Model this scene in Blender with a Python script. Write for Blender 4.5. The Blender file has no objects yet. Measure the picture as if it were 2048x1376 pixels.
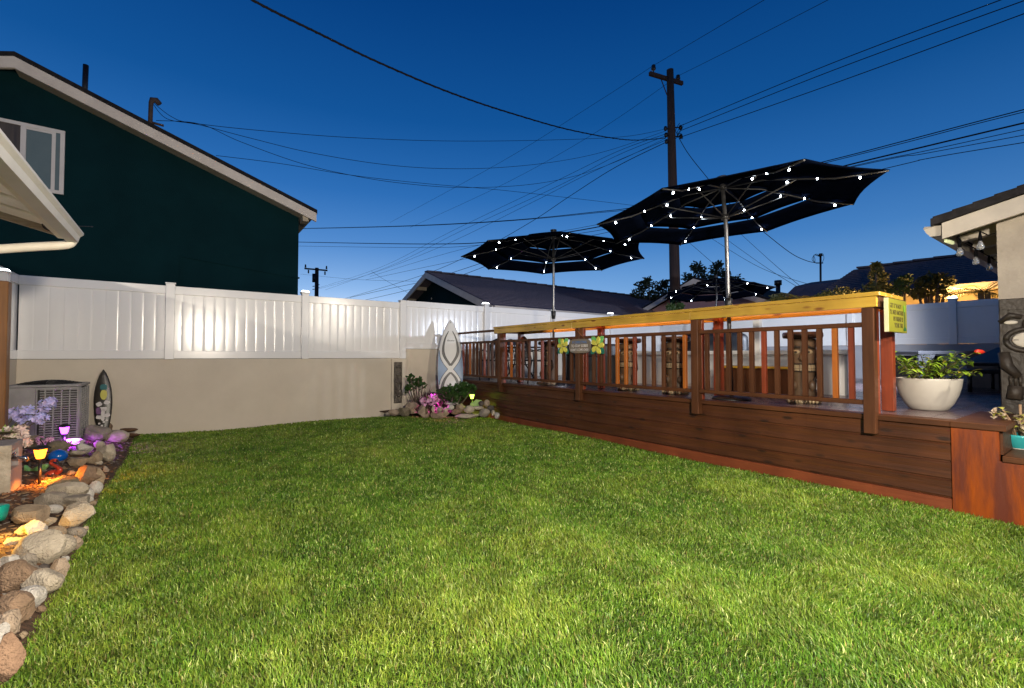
import bpy, bmesh, math, random
import numpy as np
from mathutils import Vector, Matrix, noise as mnoise
R = math.radians
random.seed(7)
rng = np.random.default_rng(7)
sc = bpy.context.scene
col = sc.collection

# ------------------------------------------------------------------ camera
CAMZ = 1.25
YAW = math.atan2(0.586, 0.81)
FPX = 913.0
PITCH = math.atan(24.0 / FPX)
cam_d = bpy.data.cameras.new('camera')
cam = bpy.data.objects.new('camera', cam_d)
col.objects.link(cam)
cam_d.sensor_width = 36.0
cam_d.lens = 36.0 * FPX / 2048.0
cam_d.clip_start = 0.05
cam_d.clip_end = 1500
cam.location = (0, 0, CAMZ)
cam.rotation_euler = (R(90) + PITCH, 0, -YAW)
sc.camera = cam

# ------------------------------------------------------------------ sky (after sunset), exposure
w = bpy.data.worlds.new('World')
sc.world = w
w.use_nodes = True
nt = w.node_tree
nt.nodes.clear()
N, L = nt.nodes.new, nt.links.new


def s2l(c):
    return tuple(((x / 255.0) / 12.92 if x / 255.0 <= 0.04045 else ((x / 255.0 + 0.055) / 1.055) ** 2.4) for x in c) + (1.0,)


out = N('ShaderNodeOutputWorld')
bg = N('ShaderNodeBackground')
tc = N('ShaderNodeTexCoord')
sep = N('ShaderNodeSeparateXYZ')
L(tc.outputs['Generated'], sep.inputs[0])
ramp = N('ShaderNodeValToRGB')
els = [(0.0, (184, 206, 234)), (4.0, (154, 188, 229)), (8.0, (108, 160, 216)), (13.0, (70, 131, 198)),
       (19.0, (40, 106, 177)), (27.0, (15, 82, 150)), (38.0, (3, 62, 127)), (90.0, (0, 34, 84))]
cr = ramp.color_ramp
while len(cr.elements) < len(els):
    cr.elements.new(0.5)
for e, (d, c) in zip(cr.elements, els):
    e.position = math.sin(R(d))
    e.color = s2l(c)
L(sep.outputs['Z'], ramp.inputs[0])
# the afterglow is brighter towards the place the sun went down
SUN_AZ = YAW - R(21)
dot = N('ShaderNodeVectorMath'); dot.operation = 'DOT_PRODUCT'
L(tc.outputs['Generated'], dot.inputs[0])
dot.inputs[1].default_value = (math.sin(SUN_AZ), math.cos(SUN_AZ), 0)
mr = N('ShaderNodeMapRange')
mr.inputs['From Min'].default_value = -1; mr.inputs['From Max'].default_value = 1
mr.inputs['To Min'].default_value = 0.55; mr.inputs['To Max'].default_value = 1.06
L(dot.outputs['Value'], mr.inputs['Value'])
mul = N('ShaderNodeVectorMath'); mul.operation = 'SCALE'
L(ramp.outputs[0], mul.inputs[0]); L(mr.outputs[0], mul.inputs['Scale'])
mx0 = N('ShaderNodeMath'); mx0.operation = 'MAXIMUM'; mx0.inputs[1].default_value = 0
L(dot.outputs['Value'], mx0.inputs[0])
pw = N('ShaderNodeMath'); pw.operation = 'POWER'; pw.inputs[1].default_value = 9
L(mx0.outputs[0], pw.inputs[0])
iz = N('ShaderNodeMath'); iz.operation = 'SUBTRACT'; iz.inputs[0].default_value = 1.0; iz.use_clamp = True
L(sep.outputs['Z'], iz.inputs[1])
pz_ = N('ShaderNodeMath'); pz_.operation = 'POWER'; pz_.inputs[1].default_value = 13
L(iz.outputs[0], pz_.inputs[0])
gm = N('ShaderNodeMath'); gm.operation = 'MULTIPLY'
L(pw.outputs[0], gm.inputs[0]); L(pz_.outputs[0], gm.inputs[1])
glow = N('ShaderNodeVectorMath'); glow.operation = 'SCALE'
glow.inputs[0].default_value = (.85, .82, .74); L(gm.outputs[0], glow.inputs['Scale'])
gadd = N('ShaderNodeVectorMath'); gadd.operation = 'ADD'
L(mul.outputs[0], gadd.inputs[0]); L(glow.outputs[0], gadd.inputs[1])
sky = N('ShaderNodeTexSky')
sky.sky_type = 'NISHITA'
sky.sun_disc = False
sky.sun_elevation = R(-3.0)
sky.sun_rotation = SUN_AZ
sky.ozone_density = 4.0
skm = N('ShaderNodeVectorMath'); skm.operation = 'SCALE'
L(sky.outputs[0], skm.inputs[0]); skm.inputs['Scale'].default_value = 0.08
add = N('ShaderNodeVectorMath'); add.operation = 'ADD'
L(gadd.outputs[0], add.inputs[0]); L(skm.outputs[0], add.inputs[1])
L(add.outputs[0], bg.inputs['Color'])
bg.inputs['Strength'].default_value = 1.0
L(bg.outputs[0], out.inputs[0])
sc.view_settings.view_transform = 'Standard'
sc.view_settings.look = 'None'
sc.view_settings.exposure = 0.0
sc.view_settings.gamma = 1.0
sc.cycles.max_bounces = 6
sc.cycles.use_denoising = True


def lamp(name, kind, loc, energy, color, size=0.1, target=None, spot=None, blend=0.6):
    d = bpy.data.lights.new(name, kind)
    o = bpy.data.objects.new(name, d)
    col.objects.link(o)
    o.location = loc
    d.energy = energy
    d.color = color
    if kind == 'AREA':
        d.size = size
    else:
        d.shadow_soft_size = size
    if kind == 'SPOT':
        d.spot_size = spot; d.spot_blend = blend
    if target is not None:
        o.rotation_euler = (Vector(target) - Vector(loc)).to_track_quat('-Z', 'Y').to_euler()
    return o


# two unseen house lights read off glints in the fence, then two added lamps
WARM = (1.0, .88, .71)
lamp('unseen_yard_lamp', 'SPOT', (-2.0, 0.0, 2.7), 2300, WARM, 0.06, (-0.4, 7.0, 1.1), R(150), 0.9)
lamp('unseen_yard_lamp', 'SPOT', (5.0, -0.6, 3.0), 800, WARM, 0.06, (2.3, 6.0, 0.3), R(120), 0.9)
lamp('unseen_yard_lamp', 'POINT', (0.7, -0.9, 2.15), 1450, WARM, 0.15)  # added lamp beside the camera, like a flash, for lawn and soffit
lamp('added_deck_lamp', 'SPOT', (9.2, 1.3, 2.25), 1500, (.74, .83, 1.0), 0.10, (10.2, 6.0, 1.2), R(125), 1.0)  # added lamp standing in for skylight on the far fence and deck

# ------------------------------------------------------------------ pixel rays (photo is 2048 x 1376)
_cr = Vector((math.cos(YAW), -math.sin(YAW), 0))
_cf0 = Vector((math.sin(YAW), math.cos(YAW), 0))
_cf = _cf0 * math.cos(PITCH) + Vector((0, 0, math.sin(PITCH)))
_cu = Vector((0, 0, 1)) * math.cos(PITCH) - _cf0 * math.sin(PITCH)
CAM = Vector((0, 0, CAMZ))


def ray(px, py):
    return _cf + _cr * ((px - 1024) / FPX) + _cu * ((688 - py) / FPX)


def at_z(px, py, z):
    d = ray(px, py); return CAM + d * ((z - CAMZ) / d.z)


def at_x(px, py, x):
    d = ray(px, py); return CAM + d * (x / d.x)


def at_y(px, py, y):
    d = ray(px, py); return CAM + d * (y / d.y)


def at_d(px, py, depth):
    return CAM + ray(px, py) * depth


def depth(p):
    return (Vector(p) - CAM).dot(_cf)


# ------------------------------------------------------------------ mesh builder
class MB:
    def __init__(s):
        s.v = []; s.f = []; s.m = []; s.sm = []

    def add(s, verts, faces, mi=0, smooth=False):
        b = len(s.v)
        s.v += [tuple(p) for p in verts]
        for f in faces:
            s.f.append([i + b for i in f]); s.m.append(mi); s.sm.append(smooth)
        return s

    def box(s, lo, hi, mi=0):
        x0, y0, z0 = lo; x1, y1, z1 = hi
        x0, x1 = min(x0, x1), max(x0, x1); y0, y1 = min(y0, y1), max(y0, y1); z0, z1 = min(z0, z1), max(z0, z1)
        v = [(x0, y0, z0), (x1, y0, z0), (x1, y1, z0), (x0, y1, z0), (x0, y0, z1), (x1, y0, z1), (x1, y1, z1), (x0, y1, z1)]
        return s.add(v, [(0, 3, 2, 1), (4, 5, 6, 7), (0, 1, 5, 4), (1, 2, 6, 5), (2, 3, 7, 6), (3, 0, 4, 7)], mi)

    def obox(s, c, X, Y, Z, mi=0):
        """box with centre c and half-axis vectors"""
        c, X, Y, Z = map(Vector, (c, X, Y, Z))
        v = [c + a * X + b * Y + d * Z for d in (-1, 1) for (a, b) in ((-1, -1), (1, -1), (1, 1), (-1, 1))]
        return s.add(v, [(0, 3, 2, 1), (4, 5, 6, 7), (0, 1, 5, 4), (1, 2, 6, 5), (2, 3, 7, 6), (3, 0, 4, 7)], mi)

    def bar(s, p0, p1, wd, ht, up=(0, 0, 1), mi=0):
        p0, p1, up = Vector(p0), Vector(p1), Vector(up)
        d = p1 - p0; ln = d.length; d.normalize()
        sd = d.cross(up)
        if sd.length < 1e-4:
            sd = d.cross(Vector((1, 0, 0)))
        sd.normalize(); u2 = sd.cross(d)
        return s.obox((p0 + p1) / 2, d * ln / 2, sd * wd / 2, u2 * ht / 2, mi)

    def tube(s, path, r, n=8, caps=True, mi=0):
        path = [Vector(p) for p in path]
        rs = r if isinstance(r, (list, tuple)) else [r] * len(path)
        rings = []
        t0 = (path[1] - path[0]).normalized()
        a = Vector((0, 0, 1)) if abs(t0.z) < 0.9 else Vector((1, 0, 0))
        nrm = t0.cross(a).normalized()
        for i, p in enumerate(path):
            t = (path[min(i + 1, len(path) - 1)] - path[max(i - 1, 0)]).normalized()
            nrm = (nrm - t * nrm.dot(t))
            nrm = nrm.normalized() if nrm.length > 1e-6 else t.orthogonal().normalized()
            bn = t.cross(nrm)
            rings.append([p + (nrm * math.cos(2 * math.pi * k / n) + bn * math.sin(2 * math.pi * k / n)) * rs[i] for k in range(n)])
        v = [q for rg in rings for q in rg]
        f = [(i * n + k, i * n + (k + 1) % n, (i + 1) * n + (k + 1) % n, (i + 1) * n + k) for i in range(len(path) - 1) for k in range(n)]
        s.add(v, f, mi, True)
        if caps:
            b = len(s.v) - len(v)
            s.f.append([b + k for k in range(n)][::-1]); s.m.append(mi); s.sm.append(False)
            s.f.append([b + (len(path) - 1) * n + k for k in range(n)]); s.m.append(mi); s.sm.append(False)
        return s

    def lathe(s, prof, n=32, c=(0, 0, 0), mi=0, smooth=True):
        cx, cy, cz = c
        v = []; f = []
        for (r, z) in prof:
            for k in range(n):
                a = 2 * math.pi * k / n
                v.append((cx + r * math.cos(a), cy + r * math.sin(a), cz + z))
        for i in range(len(prof) - 1):
            for k in range(n):
                f.append((i * n + k, i * n + (k + 1) % n, (i + 1) * n + (k + 1) % n, (i + 1) * n + k))
        s.add(v, f, mi, smooth)
        b = len(s.v) - len(v)
        if prof[0][0] > 1e-4:
            s.f.append([b + k for k in range(n)][::-1]); s.m.append(mi); s.sm.append(False)
        if prof[-1][0] > 1e-4:
            s.f.append([b + (len(prof) - 1) * n + k for k in range(n)]); s.m.append(mi); s.sm.append(False)
        return s

    def prism(s, poly, M, d, mi=0):
        """poly in local xy, extruded along local z by d, mapped by matrix M"""
        n = len(poly)
        v = [M @ Vector((x, y, 0)) for x, y in poly] + [M @ Vector((x, y, d)) for x, y in poly]
        f = [tuple(range(n))[::-1], tuple(range(n, 2 * n))] + [(i, (i + 1) % n, n + (i + 1) % n, n + i) for i in range(n)]
        return s.add(v, f, mi)

    def ell(s, c, r, M=None, n=12, m=8, mi=0):
        c = Vector(c); v = []; f = []
        for i in range(m + 1):
            th = math.pi * i / m
            for k in range(n):
                a = 2 * math.pi * k / n
                p = Vector((r[0] * math.sin(th) * math.cos(a), r[1] * math.sin(th) * math.sin(a), r[2] * math.cos(th)))
                if M is not None:
                    p = M @ p
                v.append(c + p)
        for i in range(m):
            for k in range(n):
                f.append((i * n + k, (i + 1) * n + k, (i + 1) * n + (k + 1) % n, i * n + (k + 1) % n))
        return s.add(v, f, mi, True)

    def leaf(s, p, d, up, ln, wd, mi=0, droop=0.0):
        """a folded pointed leaf of six faces"""
        p, d, up = Vector(p), Vector(d).normalized(), Vector(up)
        sd = d.cross(up)
        if sd.length < 1e-4:
            sd = d.orthogonal()
        sd.normalize(); u = sd.cross(d)
        dr = Vector((0, 0, -1)) * droop * ln
        a = p; b = p + d * ln * .35 + u * ln * .06 + dr * .1; c = p + d * ln * .72 + u * ln * .05 + dr * .45; e = p + d * ln + dr
        l1 = b + sd * wd * .5 + u * wd * .18; r1 = b - sd * wd * .5 + u * wd * .18
        l2 = c + sd * wd * .36 + u * wd * .12; r2 = c - sd * wd * .36 + u * wd * .12
        return s.add([a, b, c, e, l1, l2, r1, r2], [(0, 1, 4), (1, 2, 5, 4), (2, 3, 5), (0, 6, 1), (1, 6, 7, 2), (2, 7, 3)], mi, True)


def _wloc(o):
    v = Vector((0, 0, 0))
    while o is not None:
        v += o.location; o = o.parent
    return v


def mesh_obj(name, mb, mats, parent=None, world=True, bevel=0.0, segs=1, auto=None):
    me = bpy.data.meshes.new(name)
    off = _wloc(parent) if (parent is not None and world) else Vector((0, 0, 0))
    me.from_pydata([tuple(Vector(p) - off) for p in mb.v], [], mb.f)
    if not isinstance(mats, (list, tuple)):
        mats = [mats]
    for m in mats:
        me.materials.append(m)
    me.polygons.foreach_set('material_index', mb.m)
    me.polygons.foreach_set('use_smooth', mb.sm)
    me.update()
    o = bpy.data.objects.new(name, me)
    col.objects.link(o)
    o.parent = parent
    if bevel > 0:
        b = o.modifiers.new('bevel', 'BEVEL')
        b.width = bevel; b.segments = segs; b.limit_method = 'ANGLE'; b.angle_limit = R(40)
    return o


def thing(name, label, cat, loc=(0, 0, 0), rotz=0.0, group=None):
    o = bpy.data.objects.new(name, None)
    col.objects.link(o)
    o.empty_display_size = 0.1
    o.location = loc
    o.rotation_euler = (0, 0, rotz)
    o['label'] = label; o['category'] = cat
    if group:
        o['group'] = group
    return o


def solo(name, mb, mats, label, cat, group=None, bevel=0.0, kind=None, segs=1):
    """a thing that is one mesh; its origin is put at its base"""
    a = np.array([tuple(p) for p in mb.v])
    lo, hi = a.min(0), a.max(0)
    c = Vector(((lo[0] + hi[0]) / 2, (lo[1] + hi[1]) / 2, lo[2]))
    mb.v = [tuple(Vector(p) - c) for p in mb.v]
    o = mesh_obj(name, mb, mats, None, False, bevel, segs)
    o.location = c
    o['label'] = label; o['category'] = cat
    if group:
        o['group'] = group
    if kind:
        o['kind'] = kind
    return o


def struct(name, mb, mats, kind='structure', label=None, cat=None):
    o = mesh_obj(name, mb, mats)
    o['kind'] = kind
    o['label'] = label or name.replace('_', ' ')
    o['category'] = cat or name.split('_')[-1]
    return o


def copy_tree(o, parent=None):
    c = o.copy(); col.objects.link(c); c.parent = parent
    for ch in [x for x in bpy.data.objects if x.parent == o]:
        copy_tree(ch, c)
    return c


def text(name, body, size, M, mat, parent=None, extrude=0.001, sx=1.0, align='CENTER', shear=0.0):
    cu = bpy.data.curves.new(name, 'FONT')
    cu.body = body; cu.size = size; cu.extrude = extrude
    cu.align_x = align; cu.align_y = 'CENTER'; cu.shear = shear
    cu.materials.append(mat)
    t_ = bpy.data.objects.new(name, cu)
    col.objects.link(t_)
    bpy.context.view_layer.update()
    me = bpy.data.meshes.new_from_object(t_.evaluated_get(bpy.context.evaluated_depsgraph_get()))
    bpy.data.objects.remove(t_); bpy.data.curves.remove(cu)
    o = bpy.data.objects.new(name, me)
    col.objects.link(o)
    o.parent = parent
    M2 = M @ Matrix.Diagonal((sx, 1, 1, 1))
    if parent is not None:
        M2 = Matrix.Translation(-_wloc(parent)) @ M2
    o.matrix_local = M2
    return o


def spline_(pts, n=6):
    P = [Vector(p) for p in pts]
    out_ = []
    for i in range(len(P) - 1):
        p0, p1_, p2_, p3_ = P[max(i - 1, 0)], P[i], P[i + 1], P[min(i + 2, len(P) - 1)]
        for k in range(n):
            t = k / n
            out_.append(.5 * ((2 * p1_) + (p2_ - p0) * t + (2 * p0 - 5 * p1_ + 4 * p2_ - p3_) * t * t + (3 * p1_ - p0 - 3 * p2_ + p3_) * t ** 3))
    out_.append(P[-1])
    return out_


def frame(o, X, Y, Z):
    M = Matrix.Identity(4)
    for i, c in enumerate((X, Y, Z, o)):
        c = Vector(c)
        for k in range(3):
            M[k][i] = c[k]
    return M


# ------------------------------------------------------------------ materials
def mat(name, c1, c2=None, scale=6.0, rough=0.6, r2=None, bump=0.0, bscale=None, stretch=None, metallic=0.0,
        spec=0.5, detail=6.0, bdist=0.01, contrast=(0.35, 0.65), coat=0.0, trans=0.0):
    m = bpy.data.materials.new(name)
    m.use_nodes = True
    t = m.node_tree; n = t.nodes; l = t.links
    p = n['Principled BSDF']
    p.inputs['Roughness'].default_value = rough
    p.inputs['Metallic'].default_value = metallic
    p.inputs['Specular IOR Level'].default_value = spec
    p.inputs['Coat Weight'].default_value = coat
    p.inputs['Coat Roughness'].default_value = 0.15
    if c2 is None:
        c2 = tuple(x * 0.86 for x in c1)
    co = n.new('ShaderNodeTexCoord'); mp = n.new('ShaderNodeMapping')
    if stretch:
        mp.inputs['Scale'].default_value = stretch
    l.new(co.outputs['Object'], mp.inputs[0])
    nz = n.new('ShaderNodeTexNoise'); nz.inputs['Scale'].default_value = scale; nz.inputs['Detail'].default_value = detail
    nz.inputs['Roughness'].default_value = 0.6
    l.new(mp.outputs[0], nz.inputs['Vector'])
    rp = n.new('ShaderNodeValToRGB')
    rp.color_ramp.elements[0].position = contrast[0]; rp.color_ramp.elements[0].color = tuple(c1) + (1,)
    rp.color_ramp.elements[1].position = contrast[1]; rp.color_ramp.elements[1].color = tuple(c2) + (1,)
    l.new(nz.outputs[0], rp.inputs[0])
    l.new(rp.outputs[0], p.inputs['Base Color'])
    if r2 is not None:
        mrr = n.new('ShaderNodeMapRange')
        mrr.inputs['To Min'].default_value = rough; mrr.inputs['To Max'].default_value = r2
        mrr.inputs['From Min'].default_value = 0.3; mrr.inputs['From Max'].default_value = 0.7
        l.new(nz.outputs[0], mrr.inputs[0]); l.new(mrr.outputs[0], p.inputs['Roughness'])
    if bump > 0:
        nb = n.new('ShaderNodeTexNoise'); nb.inputs['Scale'].default_value = bscale or scale * 6; nb.inputs['Detail'].default_value = 5
        l.new(mp.outputs[0], nb.inputs['Vector'])
        bp = n.new('ShaderNodeBump'); bp.inputs['Strength'].default_value = bump; bp.inputs['Distance'].default_value = bdist
        l.new(nb.outputs[0], bp.inputs['Height']); l.new(bp.outputs[0], p.inputs['Normal'])
    return m


def emit(name, c, strength):
    m = bpy.data.materials.new(name)
    m.use_nodes = True
    p = m.node_tree.nodes['Principled BSDF']
    p.inputs['Base Color'].default_value = tuple(c) + (1,)
    p.inputs['Emission Color'].default_value = tuple(c) + (1,)
    p.inputs['Emission Strength'].default_value = strength
    return m


def wood(name, c1, c2, axis, rough=0.45, knots=False, knotc=None, r2=None, bump=0.35, spec=0.5):
    """planks with the grain along axis 0, 1 or 2"""
    st = [34.0, 34.0, 34.0]; st[axis] = 1.6
    m = mat(name, c1, c2, 1.0, rough, r2, bump, 2.2, tuple(st), spec=spec, bdist=0.004, contrast=(0.3, 0.7))
    t = m.node_tree; n = t.nodes; l = t.links
    p = n['Principled BSDF']
    src = p.inputs['Base Color'].links[0].from_socket
    co = n.new('ShaderNodeTexCoord')
    # board to board and weathering variation at a large scale
    n2 = n.new('ShaderNodeTexNoise'); n2.inputs['Scale'].default_value = 2.3; n2.inputs['Detail'].default_value = 4
    l.new(co.outputs['Object'], n2.inputs['Vector'])
    mr2 = n.new('ShaderNodeMapRange'); mr2.inputs['From Min'].default_value = .3; mr2.inputs['From Max'].default_value = .7
    mr2.inputs['To Min'].default_value = .72; mr2.inputs['To Max'].default_value = 1.22
    l.new(n2.outputs[0], mr2.inputs[0])
    sc_ = n.new('ShaderNodeVectorMath'); sc_.operation = 'SCALE'
    l.new(src, sc_.inputs[0]); l.new(mr2.outputs[0], sc_.inputs['Scale'])
    cur = sc_.outputs[0]
    if knots:
        st2 = [9.0, 9.0, 9.0]; st2[axis] = 3.2
        mp2 = n.new('ShaderNodeMapping'); mp2.inputs['Scale'].default_value = tuple(st2)
        l.new(co.outputs['Object'], mp2.inputs[0])
        vo = n.new('ShaderNodeTexVoronoi'); vo.inputs['Scale'].default_value = 1.0
        l.new(mp2.outputs[0], vo.inputs['Vector'])
        kr = n.new('ShaderNodeValToRGB')
        kr.color_ramp.elements[0].position = .10; kr.color_ramp.elements[0].color = (1, 1, 1, 1)
        kr.color_ramp.elements[1].position = .20; kr.color_ramp.elements[1].color = (0, 0, 0, 1)
        l.new(vo.outputs['Distance'], kr.inputs[0])
        mx = n.new('ShaderNodeMix'); mx.data_type = 'RGBA'
        l.new(kr.outputs[0], mx.inputs['Factor']); l.new(cur, mx.inputs[6])
        mx.inputs[7].default_value = tuple(knotc) + (1,)
        cur = mx.outputs[2]
    l.new(cur, p.inputs['Base Color'])
    return m


M_ = {}
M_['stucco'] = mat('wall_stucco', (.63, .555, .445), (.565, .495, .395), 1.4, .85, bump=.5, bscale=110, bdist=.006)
M_['stucco_grey'] = mat('grey_stucco', (.36, .36, .38), (.30, .30, .32), 2.5, .85, bump=.4, bscale=110)
M_['vinyl'] = mat('white_vinyl', (.77, .76, .75), (.74, .73, .72), 2.0, .15, .26, bump=.05, bscale=9, bdist=.01)
M_['green_wall'] = mat('dark_green_stucco', (.0026, .021, .026), (.0018, .0155, .0195), 1.0, .9, spec=.08, bump=.4, bscale=70)
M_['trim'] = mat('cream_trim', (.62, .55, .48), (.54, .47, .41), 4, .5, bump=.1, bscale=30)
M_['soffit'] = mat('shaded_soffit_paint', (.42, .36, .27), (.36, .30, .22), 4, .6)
M_['cream'] = mat('cream_paint', (.42, .375, .32), (.36, .325, .275), 5, .45, bump=.12, bscale=25)
M_['shingle'] = mat('roof_shingles', (.135, .112, .140), (.085, .072, .092), 14, .9, bump=.9, bscale=40, stretch=(1, 1, 1), bdist=.02)
M_['shingle_dark'] = mat('dark_shingles', (.022, .020, .022), (.012, .011, .012), 14, .95, bump=.25, bscale=40, spec=.15, bdist=.02)
M_['soil'] = mat('garden_soil', (.10, .052, .028), (.05, .027, .015), 18, .95, bump=1, bscale=60, bdist=.02)
M_['earth'] = mat('bare_earth', (.10, .08, .05), (.07, .055, .035), 1, .95)
M_['turf'] = mat('turf_thatch', (.055, .075, .016), (.030, .048, .010), 7, .95, bump=1, bscale=90, bdist=.02)
M_['brown'] = wood('dark_brown_stain', (.105, .040, .015), (.062, .022, .009), 1, .4, r2=.55, spec=.22)
M_['skirt'] = wood('weathered_skirt_stain', (.110, .038, .014), (.058, .019, .008), 1, .32, True, (.035, .015, .008), r2=.5, bump=.8, spec=.35)
M_['brown_v'] = wood('dark_brown_stain_upright', (.105, .041, .017), (.066, .024, .010), 2, .45, spec=.22)
M_['red_v'] = wood('redwood_stain_upright', (.23, .042, .013), (.15, .025, .008), 2, .38)
M_['red'] = wood('redwood_stain', (.24, .06, .022), (.17, .04, .015), 1, .4)
M_['orange_v'] = wood('orange_wood_upright', (.42, .13, .015), (.34, .09, .01), 2, .4)
M_['pine'] = wood('yellow_pine', (.54, .345, .045), (.44, .25, .028), 1, .16, True, (.16, .055, .012), r2=.28, bump=.2)
M_['panel_red'] = mat('rust_plywood', (.34, .068, .005), (.12, .020, .005), 2.0, .26, .5, bump=.2, bscale=6, stretch=(5, 5, .8), contrast=(.38, .64), detail=9)
M_['decking'] = wood('deck_boards', (.15, .105, .115), (.10, .068, .075), 1, .20, r2=.34, spec=.7)
M_['fabric'] = mat('navy_canopy', (.0024, .0042, .012), (.0018, .0032, .009), 8, .95, bump=.2, bscale=160, spec=.0)
M_['steel'] = mat('brushed_grey_metal', (.17, .17, .18), (.13, .13, .14), 20, .35, metallic=.8)
M_['gun'] = mat('dark_metal', (.022, .022, .025), (.016, .016, .018), 20, .45, metallic=.3)
M_['black'] = mat('black_cover', (.014, .014, .017), (.009, .009, .011), 6, .5, bump=.3, bscale=12)
M_['blackm'] = mat('black_metal', (.014, .012, .012), (.009, .008, .008), 10, .4)
M_['acgrey'] = mat('condenser_paint', (.28, .27, .265), (.22, .215, .21), 6, .45)
M_['acdark'] = mat('condenser_coil', (.035, .03, .03), (.02, .018, .018), 60, .7)
M_['pole'] = mat('creosote_pole', (.055, .030, .024), (.030, .018, .015), 3, .9, bump=.6, bscale=30, stretch=(8, 8, .6))
M_['wire'] = mat('black_cable', (.006, .006, .008), (.005, .005, .006), 3, .8, spec=.05)
M_['white'] = mat('matt_white', (.52, .49, .43), (.47, .44, .39), 5, .55, bump=.05)
M_['led'] = emit('led_white', (.82, .92, 1.0), 60)
M_['capled'] = emit('cap_led', (.85, .95, 1.0), 9)

# ================================================================== GROUND
g = MB(); g.box((-300, -300, -0.5), (300, 300, -0.06)); struct('ground', g, M_['earth'], label='bare earth around the yard', cat='ground')


def lawn_z(x, y):
    return 0.03 * math.sin(x * 1.1 + 0.5) * math.sin(y * 0.6 + 0.3) - 0.012 + 0.012 * math.sin(2.3 * x + 1.7 * y)


lx0, lx1, ly0, ly1 = -0.75, 5.2, -3.0, 9.45
g = MB(); nx, ny = 40, 80
vv = [(lx0 + (lx1 - lx0) * i / nx, ly0 + (ly1 - ly0) * j / ny) for j in range(ny + 1) for i in range(nx + 1)]
g.add([(x, y, lawn_z(x, y) - .012) for x, y in vv],
      [(j * (nx + 1) + i, j * (nx + 1) + i + 1, (j + 1) * (nx + 1) + i + 1, (j + 1) * (nx + 1) + i) for j in range(ny) for i in range(nx)], 0, True)
struct('lawn', g, M_['turf'], label='mown lawn ground under the grass blades', cat='lawn')


def soil_z(x, y):
    k = min(1, max(0, (-.50 - x) / .5))
    return .10 * k + .03 * mnoise.noise(Vector((x * 3, y * 3, 0))) * k


g = MB(); nx, ny = 16, 90
vv = [(-1.9 + 1.4 * i / nx, .6 + 8.8 * j / ny) for j in range(ny + 1) for i in range(nx + 1)]
g.add([(x, y, soil_z(x, y) + .004 - (.05 if x > -.56 else 0)) for x, y in vv],
      [(j * (nx + 1) + i, j * (nx + 1) + i + 1, (j + 1) * (nx + 1) + i + 1, (j + 1) * (nx + 1) + i) for j in range(ny) for i in range(nx)], 0, True)
struct('garden_soil', g, M_['soil'], label='dark soil of the planted border along the side of the lawn', cat='soil')
g = MB()
g.add([(3.35, 9.42, .10), (3.5, 9.15, .06), (4.3, 8.5, .10), (5.08, 7.85, .06), (5.09, 9.42, .20)], [(0, 1, 2, 3, 4)])
struct('corner_soil', g, M_['soil'], label='dark soil of the corner bed beside the deck', cat='soil')


def chips(name, label, cat, n, area, zf, mm, s0, s1, seed):
    r_ = random.Random(seed); m = MB()
    for k in range(n):
        x = r_.uniform(area[0], area[1]); y = r_.uniform(area[2], area[3])
        a = r_.uniform(0, 6.28); s = r_.uniform(s0, s1); t = r_.uniform(-.5, .5)
        X = Vector((math.cos(a), math.sin(a), t * .6)) * s; Y = Vector((-math.sin(a), math.cos(a), r_.uniform(-.4, .4))) * s * r_.uniform(.3, .7)
        m.obox((x, y, zf(x, y) + .008), X, Y, X.cross(Y).normalized() * s * .18, r_.randrange(len(mm)))
    o = mesh_obj(name, m, mm); o['kind'] = 'stuff'; o['label'] = label; o['category'] = cat


M_['chip'] = [mat('bark_chip_%s' % k, c, None, 12, .9) for k, c in (('brown', (.13, .065, .03)), ('dark', (.05, .028, .016)), ('tan', (.24, .15, .08)), ('grey', (.20, .175, .15)))]
chips('mulch', 'bark mulch and gravel scattered over the side border', 'mulch', 3800, (-1.75, -.50, 1.2, 9.2), lambda x, y: soil_z(x, y) - (.045 if x > -.56 else 0), M_['chip'], .006, .022, 3)
chips('mulch', 'bark mulch scattered over the corner bed', 'mulch', 900, (4.2, 5.05, 8.5, 9.3), lambda x, y: .13, M_['chip'], .008, .022, 4)

# ================================================================== GRASS
def grid_noise(x, y, cell, seed):
    r2 = np.random.default_rng(seed)
    tab = r2.random((96, 96))
    gx = (x + 20) / cell; gy = (y + 20) / cell
    ix = np.floor(gx).astype(int); iy = np.floor(gy).astype(int)
    fx = gx - ix; fy = gy - iy
    fx = fx * fx * (3 - 2 * fx); fy = fy * fy * (3 - 2 * fy)
    t = lambda a, b: tab[a % 96, b % 96]
    return (t(ix, iy) * (1 - fx) * (1 - fy) + t(ix + 1, iy) * fx * (1 - fy) + t(ix, iy + 1) * (1 - fx) * fy + t(ix + 1, iy + 1) * fx * fy)


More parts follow.
